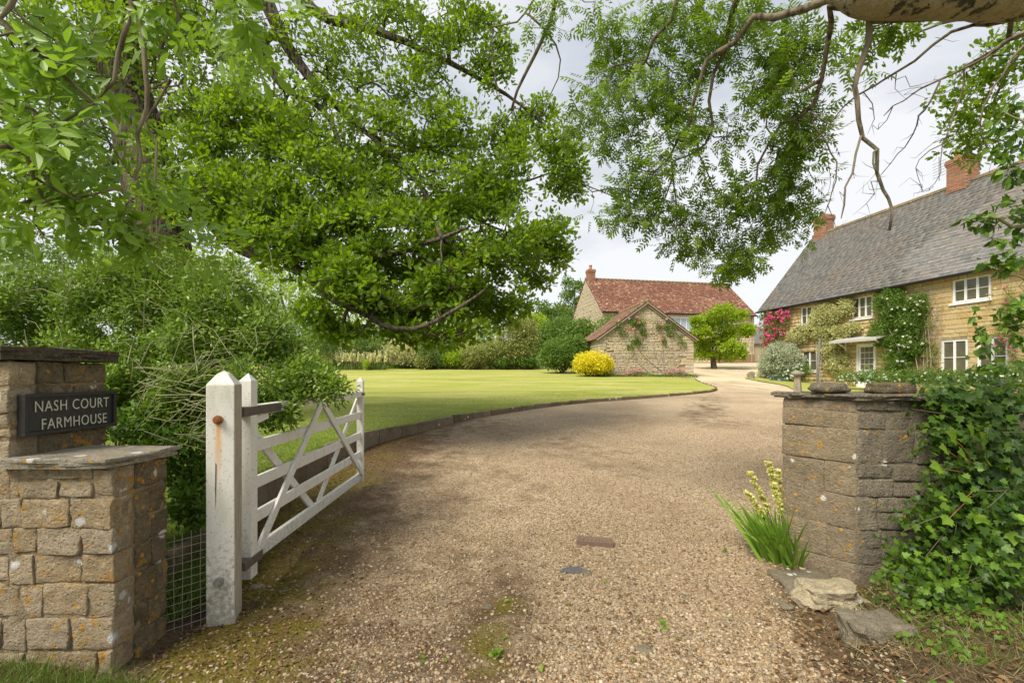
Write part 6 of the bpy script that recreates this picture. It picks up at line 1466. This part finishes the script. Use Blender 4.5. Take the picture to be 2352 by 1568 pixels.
# roses on the outbuilding
def OPt(px, py, o_=.12): y = 25.9+(px-1376)/221*.32-o_; return W(px, py, y)
for i, (lb, stems_, tufts_, bl_) in enumerate([
  ('climbing rose with pink blooms on the left of the outbuilding gable', [[(1500, 862), (1470, 838), (1450, 815)], [(1520, 852), (1492, 830), (1468, 803), (1460, 780)], [(1518, 842), (1505, 815), (1500, 790)], [(1470, 800), (1462, 775), (1455, 755)]], [(1464, 742, 18, 12, 42), (1420, 748, 8, 8, 10), (1430, 765, 12, 8, 8), (1478, 763, 10, 6, 12), (1462, 783, 14, 10, 22), (1448, 795, 8, 6, 8)], [(1463, 727), (1467, 741), (1456, 755), (1447, 758), (1437, 754), (1471, 780)]),
  ('climbing rose in thin tufts on the right of the outbuilding gable', [[(1525, 850), (1522, 800), (1518, 760)], [(1550, 840), (1545, 800), (1540, 770)]], [(1518, 750, 10, 8, 12), (1532, 751, 6, 5, 8), (1545, 749, 9, 6, 12), (1542, 767, 10, 5, 8), (1525, 783, 8, 8, 8), (1562, 775, 6, 5, 5), (1568, 790, 8, 6, 6)], [(1517, 744), (1521, 779)])]):
    b = OPt(*stems_[0][0]); e = thing('climbing_rose', (b[0], b[1], float(gz(b[0], b[1]))), lb, 'climber')
    for st in stems_: MB().tube(catmull([OPt(x, y, .05) for x, y in st], .2)[0], .018, 5, cap=False).build('stem', M['wood_grey'], e, True)
    pts = np.vstack([np.array([OPt(g.normal(x, rx*.45), g.normal(y, ry*.45), g.uniform(.05, .22)) for _ in range(k)]) for x, y, rx, ry, k in tufts_])
    Mx, P = tuft(pts, 9, .10, .095, g, (0, -.3, 0), (0, -1, .3), .6, .6); scatter('foliage', OVAL, Mx, P, g.random(len(P)), M['mid'], e)
    blooms(e, 'bloom', [OPt(x, y, .3) for x, y in bl_], .13, 'rose', 20+i, 14)
def lowrow(name, label, px0, px1, y, lm, n_, size, h, seed, group=None):
    g = np.random.default_rng(seed); x0, x1 = (px0-1176)*y/F, (px1-1176)*y/F; e = thing(name, ((x0+x1)/2, y, float(gz((x0+x1)/2, y))), label, 'plants', group)
    P = np.stack([g.uniform(x0, x1, n_), y+g.normal(0, .18, n_), np.zeros(n_)], 1); P[:, 2] = gz(P[:, 0], P[:, 1])+kh(P[:, 1])+h*g.random(n_)*(.6+.4*np.sin(P[:, 0]*3))
    s = size*g.uniform(.6, 1.2, (n_, 1)); scatter('foliage', OVAL, frames(g.normal(size=(n_, 3))+np.array([0, -.2, .4]), np.array([0, -.4, 1])+g.normal(size=(n_, 3))*.6, np.hstack([s*.6, s, s])), P, g.random(n_), M[lm], e)
lowrow('low_border_plants', 'mixed low green plants edging the back of the lawn', 690, 1240, 34.0, 'mid', 9000, .12, .55, 4)
lowrow('low_border_plants', 'yellow green leafy plants behind the lawn edge', 640, 1230, 35.2, 'lime', 9000, .14, 1.1, 5)
lowrow('pink_flower_haze', 'soft pink feathery flowers at the foot of the gable, near the golden shrub', 1425, 1475, 25.3, 'haze_pink', 1800, .06, .45, 1)
lowrow('pink_flower_haze', 'soft pink feathery flowers near the right corner of the gable', 1525, 1575, 25.3, 'haze_pink', 1500, .06, .42, 2)
lowrow('low_border_plants', 'low green plants along the foot of the outbuilding wall', 1385, 1602, 25.1, 'mid', 2600, .07, .22, 3)

# ---- pale yellow flower spikes at the right pier
e = thing('yellow_flower_clump', (2.2, 3.85, 0), 'clump of sword leaves with pale yellow flower spikes leaning by the right pier', 'flowers')
g = np.random.default_rng(31); m = MB(); PP = []
for bx_, tp_ in (((1790, 1250), (1722, 1085)), ((1785, 1240), (1715, 1130)), ((1795, 1240), (1765, 1062)), ((1800, 1235), (1785, 1080)), ((1800, 1240), (1775, 1110)), ((1805, 1190), (1808, 1010))):
    d = 3.75+g.uniform(-.1, .2); a, b = W(*bx_, d), W(*tp_, d); c = (a+b)/2+np.array([.02, 0, .0]); q, _ = catmull([a, c, b], .02); m.tube(q, np.linspace(.004, .002, len(q)), 5, cap=False)
    for p in q[int(len(q)*.45):]:
        for _ in range(3):
            an = g.uniform(0, 2*pi)
            for z_ in range(7): PP.append((p+np.array([cos(an)*.016, sin(an)*.016, 0]), np.array([cos(an+z_*1.57), sin(an+z_*1.57)-.3, .5]), .013))
m.build('flower_stems', M['grass'], e, True)
P = np.array([p[0] for p in PP]); D = np.array([p[1] for p in PP])+g.normal(size=(len(PP), 3))*.2; s = np.full((len(PP), 1), .021)
scatter('petals', OVAL, frames(D, g.normal(size=P.shape), np.hstack([s, s, s])), P, g.random(len(P)), M['primrose'], e)
V = []; Fc = []
for k in range(150):
    b = np.array([2.13+g.normal()*.05, 3.72+g.normal()*.06, .02]); a = g.uniform(pi*.47, pi*1.05); l = g.uniform(.28, .60); dx = cos(a)*.9-.15; arch = g.uniform(.1, .5); wd_ = g.uniform(.008, .014); dy = g.normal()*.35-.1
    if k % 2: b[0] -= .02
    for i in range(7):
        t_ = i/6; p = b+np.array([dx*l*t_*.55, dy*l*t_, l*t_*(1-.45*arch*t_*2)]); w_ = wd_*(1-t_**2.5)+.0008; V += [tuple(p-np.array([w_, 0, 0])), tuple(p+np.array([w_, 0, .002]))]
    o_ = k*14; Fc += [(o_+2*i, o_+2*i+1, o_+2*i+3, o_+2*i+2) for i in range(6)]
mesh_obj('leaves', V, Fc, M['sword'], e, tint=np.repeat(g.uniform(.2, 1.0, 150), 6), smooth=True)

# ---- ivy over the wall and bank at the right
iv = thing('ivy', (3.3, 3.3, .1), 'thick dark ivy and sycamore seedlings smothering the wall right of the gate pier', 'ivy')
g = np.random.default_rng(90)
MB().box(3.5, 7.0, 3.45, 3.9, -.1, 1.22).build('hidden_wall', M['pier_mortar'], rw)
cand = []
def ivy_blob(px, py, d, rx, ry, n_, s_, out_=1.):
    for _ in range(n_):
        p = W(g.normal(px, rx*.5), g.normal(py, ry*.5), d+g.normal()*.06); p[2] = max(p[2], float(bank_z(np.array(p[0]), np.array(p[1])))+.03); cand.append((p, s_))
for a in [(2230, 920, 3.15, 90, 45, 170, .058), (2320, 930, 3.1, 60, 50, 110, .06), (2200, 990, 3.12, 60, 50, 90, .058), (2300, 1020, 3.0, 80, 60, 140, .062), (2260, 1100, 3.0, 90, 60, 150, .06), (2330, 1180, 2.85, 70, 70, 130, .06), (2200, 1180, 3.0, 70, 55, 120, .052), (2130, 1200, 3.15, 45, 50, 50, .046), (2260, 1280, 2.85, 90, 60, 150, .052), (2120, 1300, 3.05, 70, 50, 100, .044), (2050, 1320, 3.15, 45, 35, 40, .036), (2180, 1370, 2.75, 100, 50, 110, .042), (2330, 1330, 2.7, 60, 60, 90, .055), (2160, 900, 3.25, 40, 20, 14, .05), (2450, 1100, 3.0, 100, 200, 120, .06), (2100, 870, 3.4, 60, 10, 6, .04)]: ivy_blob(*a)
for _ in range(1300):   # creeping over the bank
    y = g.uniform(2.0, 3.2); x = np.interp(y, [0, 2.2, 2.8, 3.3], [1.4, 1.6, 2.1, 2.45])+g.random()**.8*1.6+.05; p = np.array([x, y, float(bank_z(np.array(x), np.array(y)))+g.uniform(.01, .07)]); 
    if mnoise.noise(Vector(p)*2.5) > -.08: cand.append((p, .03))
mes = {}
for nm, T in (('ivy_leaf', IVYL), ('ivy_leaf', MAPL)):
    for k in range(5):
        me = bpy.data.meshes.new(nm); V = [(x, y, z-.1*y*y) for x, y, z in T[0]]; me.from_pydata(V, [], T[1]); me.update(); a_ = me.attributes.new('tint', 'FLOAT', 'FACE'); a_.data.foreach_set('value', [.02+.22*k]*2); me.materials.append(M['ivy'] if k < 4 else M['near']); mes[(T is MAPL, k)] = me
cand.sort(key=lambda c: -c[1]/c[0][1] if c[0][0]/c[0][1] < 1.09 and (EYE-c[0][2])/c[0][1] < .66 else 1)
def leaf_axes(p, s_):
    d = unit(np.array([g.normal()*.8, -.4+g.normal()*.3, -.5+g.normal()*.5])); nr = unit(np.array([g.normal()*.35-.15, -.75+g.normal()*.3, .75+g.normal()*.3])); return frames(d[None], nr[None], np.array([[s_, s_, s_]]))[0]
for i, (p, s_) in enumerate(cand[:285]):
    k = int(np.clip(g.normal(.2 if p[2] > .7 else 1.9, 1.2), 0, 4)); Mx = leaf_axes(p, s_*g.uniform(.6, 1.1)); o = bpy.data.objects.new('ivy_leaf', mes[(False, k)]); C.objects.link(o); attach(o, iv)  # high leaves get darker tints for the shadow up there; low creepers lighter
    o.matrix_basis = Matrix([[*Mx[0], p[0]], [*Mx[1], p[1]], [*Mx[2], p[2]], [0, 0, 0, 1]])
rest = cand[285:]; A = np.array([leaf_axes(p, s_*g.uniform(.7, 1.25)) for p, s_ in rest]); P = np.array([c[0] for c in rest])
scatter('foliage', IVYL, A, P, np.clip(g.normal(.4, .3, len(P))+np.where(P[:, 2] < .5, .3, 0)-np.where(P[:, 2] > .8, .3, 0), 0, 1), M['ivy'], iv, kind='stuff')  # same painted shadow in the tint: darker high up, paler creepers low down
# undergrowth depth: darker inner layer of leaves and trailing stems
m_ = 3800; base_ = np.array([c[0] for c in cand if c[1] > .036]); Pi = base_[g.integers(0, len(base_), m_)]+g.normal(0, .06, (m_, 3))+np.array([.02, .09, -.02]); Pi[:, 2] = np.maximum(Pi[:, 2], bank_z(Pi[:, 0], Pi[:, 1])+.01)
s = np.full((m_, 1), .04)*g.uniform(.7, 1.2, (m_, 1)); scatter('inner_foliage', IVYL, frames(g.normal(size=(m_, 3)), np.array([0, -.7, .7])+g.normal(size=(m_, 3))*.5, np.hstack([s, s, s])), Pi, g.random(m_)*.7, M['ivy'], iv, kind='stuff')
m = MB()
for k in range(90):
    p = base_[g.integers(0, len(base_))]+np.array([0, .02, 0]); q = unit(g.normal(size=3)*np.array([1, .3, .8])); l = g.uniform(.1, .35); m.tube([p, p+q*l*.5+np.array([0, -.02, .02]), p+q*l], [.003, .0025, .0015], 4, cap=False)
m.build('stems', M['twig'], iv, True)
# sycamore seedlings with large leaves
sy = thing('sycamore_seedling', (2.95, 3.15, .15), 'young sycamore with broad lobed leaves growing out of the ivy beside the pier', 'plant')
m = MB(); b0 = W(2290, 1120, 3.0)
SL = [(2195, 1010, .105), (2235, 1000, .10), (2262, 1022, .12), (2218, 1050, .095), (2160, 1075, .09), (2268, 1060, .08), (2175, 1035, .075), (2300, 1150, .10), (2250, 1180, .09), (2220, 1140, .08), (2180, 1190, .07), (2320, 1220, .09)]
mel = []
for k in range(3):
    me = bpy.data.meshes.new('leaf'); me.from_pydata([(x, y, z-.14*y*y) for x, y, z in MAPL[0]], [], MAPL[1]); me.update(); a_ = me.attributes.new('tint', 'FLOAT', 'FACE'); a_.data.foreach_set('value', [.25+.25*k]*2); me.materials.append(M['near']); mel.append(me)
for i, (px, py, s_) in enumerate(SL):
    p = W(px, py, 2.92-.01*i); m.tube([b0+np.array([0, .1, 0]), (b0+p)/2+np.array([0, .02, .03]), p], [.003, .0025, .0015], 5, cap=False)
    d = unit(p-b0+np.array([0, -.05, -.03])); Mx = frames(d[None], np.array([[g.normal()*.15, -.75, .6]]), np.array([[s_, s_, s_]]))[0]; o = bpy.data.objects.new('leaf', mel[i % 3]); C.objects.link(o); attach(o, sy); o.matrix_basis = Matrix([[*Mx[0], p[0]], [*Mx[1], p[1]], [*Mx[2], p[2]], [0, 0, 0, 1]])
m.build('stem', M['terracotta'], sy, True)

# ---- grass, weeds, litter
def grass(name, label, xf, yf, zf, n_, h, w_, mat, seed, lean=.45):
    g = np.random.default_rng(seed); x, y = xf(g, n_), yf(g, n_)
    if callable(x): x = x(y)
    l = h*g.uniform(.45, 1.2, (n_, 1)); d = g.normal(size=(n_, 3))*lean*np.array([1, 1, .2])+np.array([0, 0, 1])
    o = scatter(name, BLADE, frames(d, g.normal(size=(n_, 3)), np.hstack([np.full((n_, 1), w_), l, l])), np.stack([x, y, zf(x, y)], 1), g.random(n_), M[mat], kind='stuff'); o['label'] = label; return o
def lawnpts(g, n, y0, y1, wmax):
    y = 1/(1/y0+(1/y1-1/y0)*g.random(n)); x = kerb_x(y)-.02-g.random(n)**1.2*wmax(y); return x, y
g = np.random.default_rng(5)
def lawngrass(name, label, n_, y0, y1, wm_, h, w_, seed, mat='grass', lean=.5):
    g = np.random.default_rng(seed); x, y = lawnpts(g, n_, y0, y1, wm_); l = h*g.uniform(.4, 1.2, (n_, 1)); d = g.normal(size=(n_, 3))*lean*np.array([1, 1, .2])+np.array([0, 0, 1])
    o = scatter(name, BLADE, frames(d, g.normal(size=(n_, 3)), np.hstack([np.full((n_, 1), w_), l, l])), np.stack([x, y, lawn_z(x, y)], 1), g.random(n_), M[mat], kind='stuff'); o['label'] = label
lawngrass('grass', 'longer rough grass behind the gate', 26000, 3.0, 7.5, lambda y: 2.2+0*y, .045, .004, 1)
lawngrass('grass', 'short mown grass blades on the near lawn', 60000, 6, 17, lambda y: 5+0*y, .022, .005, 2)
lawngrass('grass', 'ragged grass overhanging the kerb', 5200, 3.2, 14, lambda y: .07+0*y, .06, .004, 3, lean=.7)
grass('grass', 'rank green weeds between the stub wall and the post', lambda g, n: g.uniform(-2.6, -1.95, n), lambda g, n: g.uniform(2.72, 3.5, n), lambda x, y: gz(x, y)+.05, 5200, .24, .006, 'grass', 4, .5)
grass('grass', 'green and straw grass tufts at the foot of the left wall', lambda g, n: -1.7-g.random(n)**.8*1.1, lambda g, n: 2.26-g.random(n)*.35, lambda x, y: gz(x, y)+.06*np.clip((-1.75-x)/.5, 0, 1), 3400, .12, .0035, 'grass', 6, .7)
grass('dry_grass', 'dry straw at the foot of the left wall', lambda g, n: -1.7-g.random(n)**.8*1.1, lambda g, n: 2.27-g.random(n)*.4, lambda x, y: gz(x, y)+.05*np.clip((-1.75-x)/.5, 0, 1), 2600, .09, .003, 'dry', 7, 1.6)
grass('dry_grass', 'dead stalks and straw among the ivy on the bank', lambda g, n: g.uniform(1.7, 3.9, n), lambda g, n: g.uniform(2.0, 3.15, n), lambda x, y: bank_z(x, y)+.0, 4200, .11, .003, 'dry', 8, 2.2)
grass('grass', 'thin green grass among the ivy on the bank', lambda g, n: g.uniform(2.0, 3.6, n), lambda g, n: g.uniform(2.2, 3.15, n), lambda x, y: bank_z(x, y), 2400, .09, .003, 'grass', 9, .7)
def litter(name, label, n_, pf, size, mat, seed, tmpl=OVAL):
    g = np.random.default_rng(seed); P = pf(g, n_); n_ = len(P); s = size*g.uniform(.5, 1.3, (n_, 1)); d = g.normal(size=(n_, 3))*np.array([1, 1, .2])
    o = scatter(name, tmpl, frames(d, np.array([0, 0, 1])+g.normal(size=(n_, 3))*.45, np.hstack([s*.6, s, s])), P, g.random(n_), M[mat], kind='stuff'); o['label'] = label
def pgate(g, n):
    y = g.uniform(2.3, 9, n); x = np.where(y < 2.95, -1.95, kerb_x(np.clip(y, 2.98, 24)))+.05+np.abs(g.normal(0, .55, n)); return np.stack([x, y, drive_z(x, y)+.008], 1)
litter('leaf_litter', 'brown dead leaves and bits along the kerb and under the gate', 7500, pgate, .022, 'litter', 11)
def pbank(g, n):
    y = g.uniform(2.0, 3.2, n); x = np.interp(y, [0, 2.2, 2.8, 3.3], [1.0, 1.2, 1.7, 2.2])+g.random(n)*2.1; return np.stack([x, y, np.maximum(bank_z(x, y), gz(x, y))+.012+.015*g.random(n)], 1)
litter('leaf_litter', 'dead brown leaves on the soil bank under the ivy', 1500, pbank, .032, 'litter', 12)
def pall(g, n):
    y = 1/(1/2.1+(1/14-1/2.1)*g.random(n)); x = g.uniform(-1.3, 1.2, n)*y*.8+.4; k = (x > kerb_x(np.clip(y, 2.98, 24))+.2) & (x < np.interp(y, [2, 3.4, 5, 14], [1.5, 2.2, 4, 9])); x, y = x[k], y[k]; return np.stack([x, y, drive_z(x, y)+.012], 1)
litter('leaf_litter', 'scattered twigs and dead leaf bits on the gravel', 3200, pall, .016, 'litter', 13)
litter('fallen_green_leaves', 'few fallen green leaves scattered on the gravel', 120, pall, .032, 'near', 14, SERR)
def weed(px, py, n_, sz, seed, label):
    b = G(px, py); g = np.random.default_rng(seed); e = thing('weed', b, label, 'weed'); d = g.normal(size=(n_, 3))+np.array([0, 0, .5]); s = sz*g.uniform(.6, 1.2, (n_, 1)); P = b+np.array([0, 0, .01])+unit(d)*sz*.4
    scatter('leaves', OVAL, frames(d, np.array([0, -.3, 1])+g.normal(size=(n_, 3))*.4, np.hstack([s*.7, s, s])), P, g.random(n_), M['near'], e)
for i, (px, py, n_, sz, lb) in enumerate([(1520, 1440, 14, .03, 'small weed rosette in the gravel left of the grey rock'), (1140, 1510, 26, .035, 'feathery green weed low in the gravel at the bottom middle'), (180, 1535, 14, .06, 'broad leaved weed at the foot of the left wall'), (75, 1500, 12, .06, 'leafy weed among straw in the bottom left corner'), (1665, 1270, 12, .03, 'grassy weed tuft left of the yellow flower clump'), (1905, 1345, 12, .045, 'bright ivy seedling at the corner of the right pier')]): weed(px, py, n_, sz, 200+i, lb)
def stones_small(n_, seed):
    g = np.random.default_rng(seed)
    for k, (px, py, s_) in enumerate([(1480, 1495, .05), (1120, 1395, .035), (1790, 1385, .045), (1810, 1395, .04), (650, 1360, .03), (590, 1350, .05), (1345, 1420, .03)]):
        b = G(px, py); boulder('field_stone', (b[0], b[1], b[2]+.004), (s_, s_*.7, s_*.35), M['rock_dark'], 30+k, ['flat pale stone near the bottom middle of the drive', 'small grey stone in the gravel left of the cover plate', 'pale stone beside the cream rock', 'smaller pale stone right beside the pale stone by the cream rock', 'little stone under the gate heel', 'stone at the foot of the white gate post', 'small stone below the cover plate'][k], 'stone', boxy=.4)
stones_small(7, 3)

g = np.random.default_rng(300); y = g.uniform(8, 33, 900); x = kerb_x(np.clip(y, 3, 23.7))-.3-g.random(900)*9; s = np.full((900, 1), .022); n_ = 900
o = scatter('daisies', DIAM, frames(g.normal(size=(n_, 3))*np.array([1, 1, .1]), np.array([0, 0, 1])+g.normal(size=(n_, 3))*.2, np.hstack([s, s, s])), np.stack([x, y, lawn_z(x, y)+.015], 1), g.random(n_), M['white'], kind='stuff'); o['label'] = 'tiny white daisies and petals scattered on the lawn'
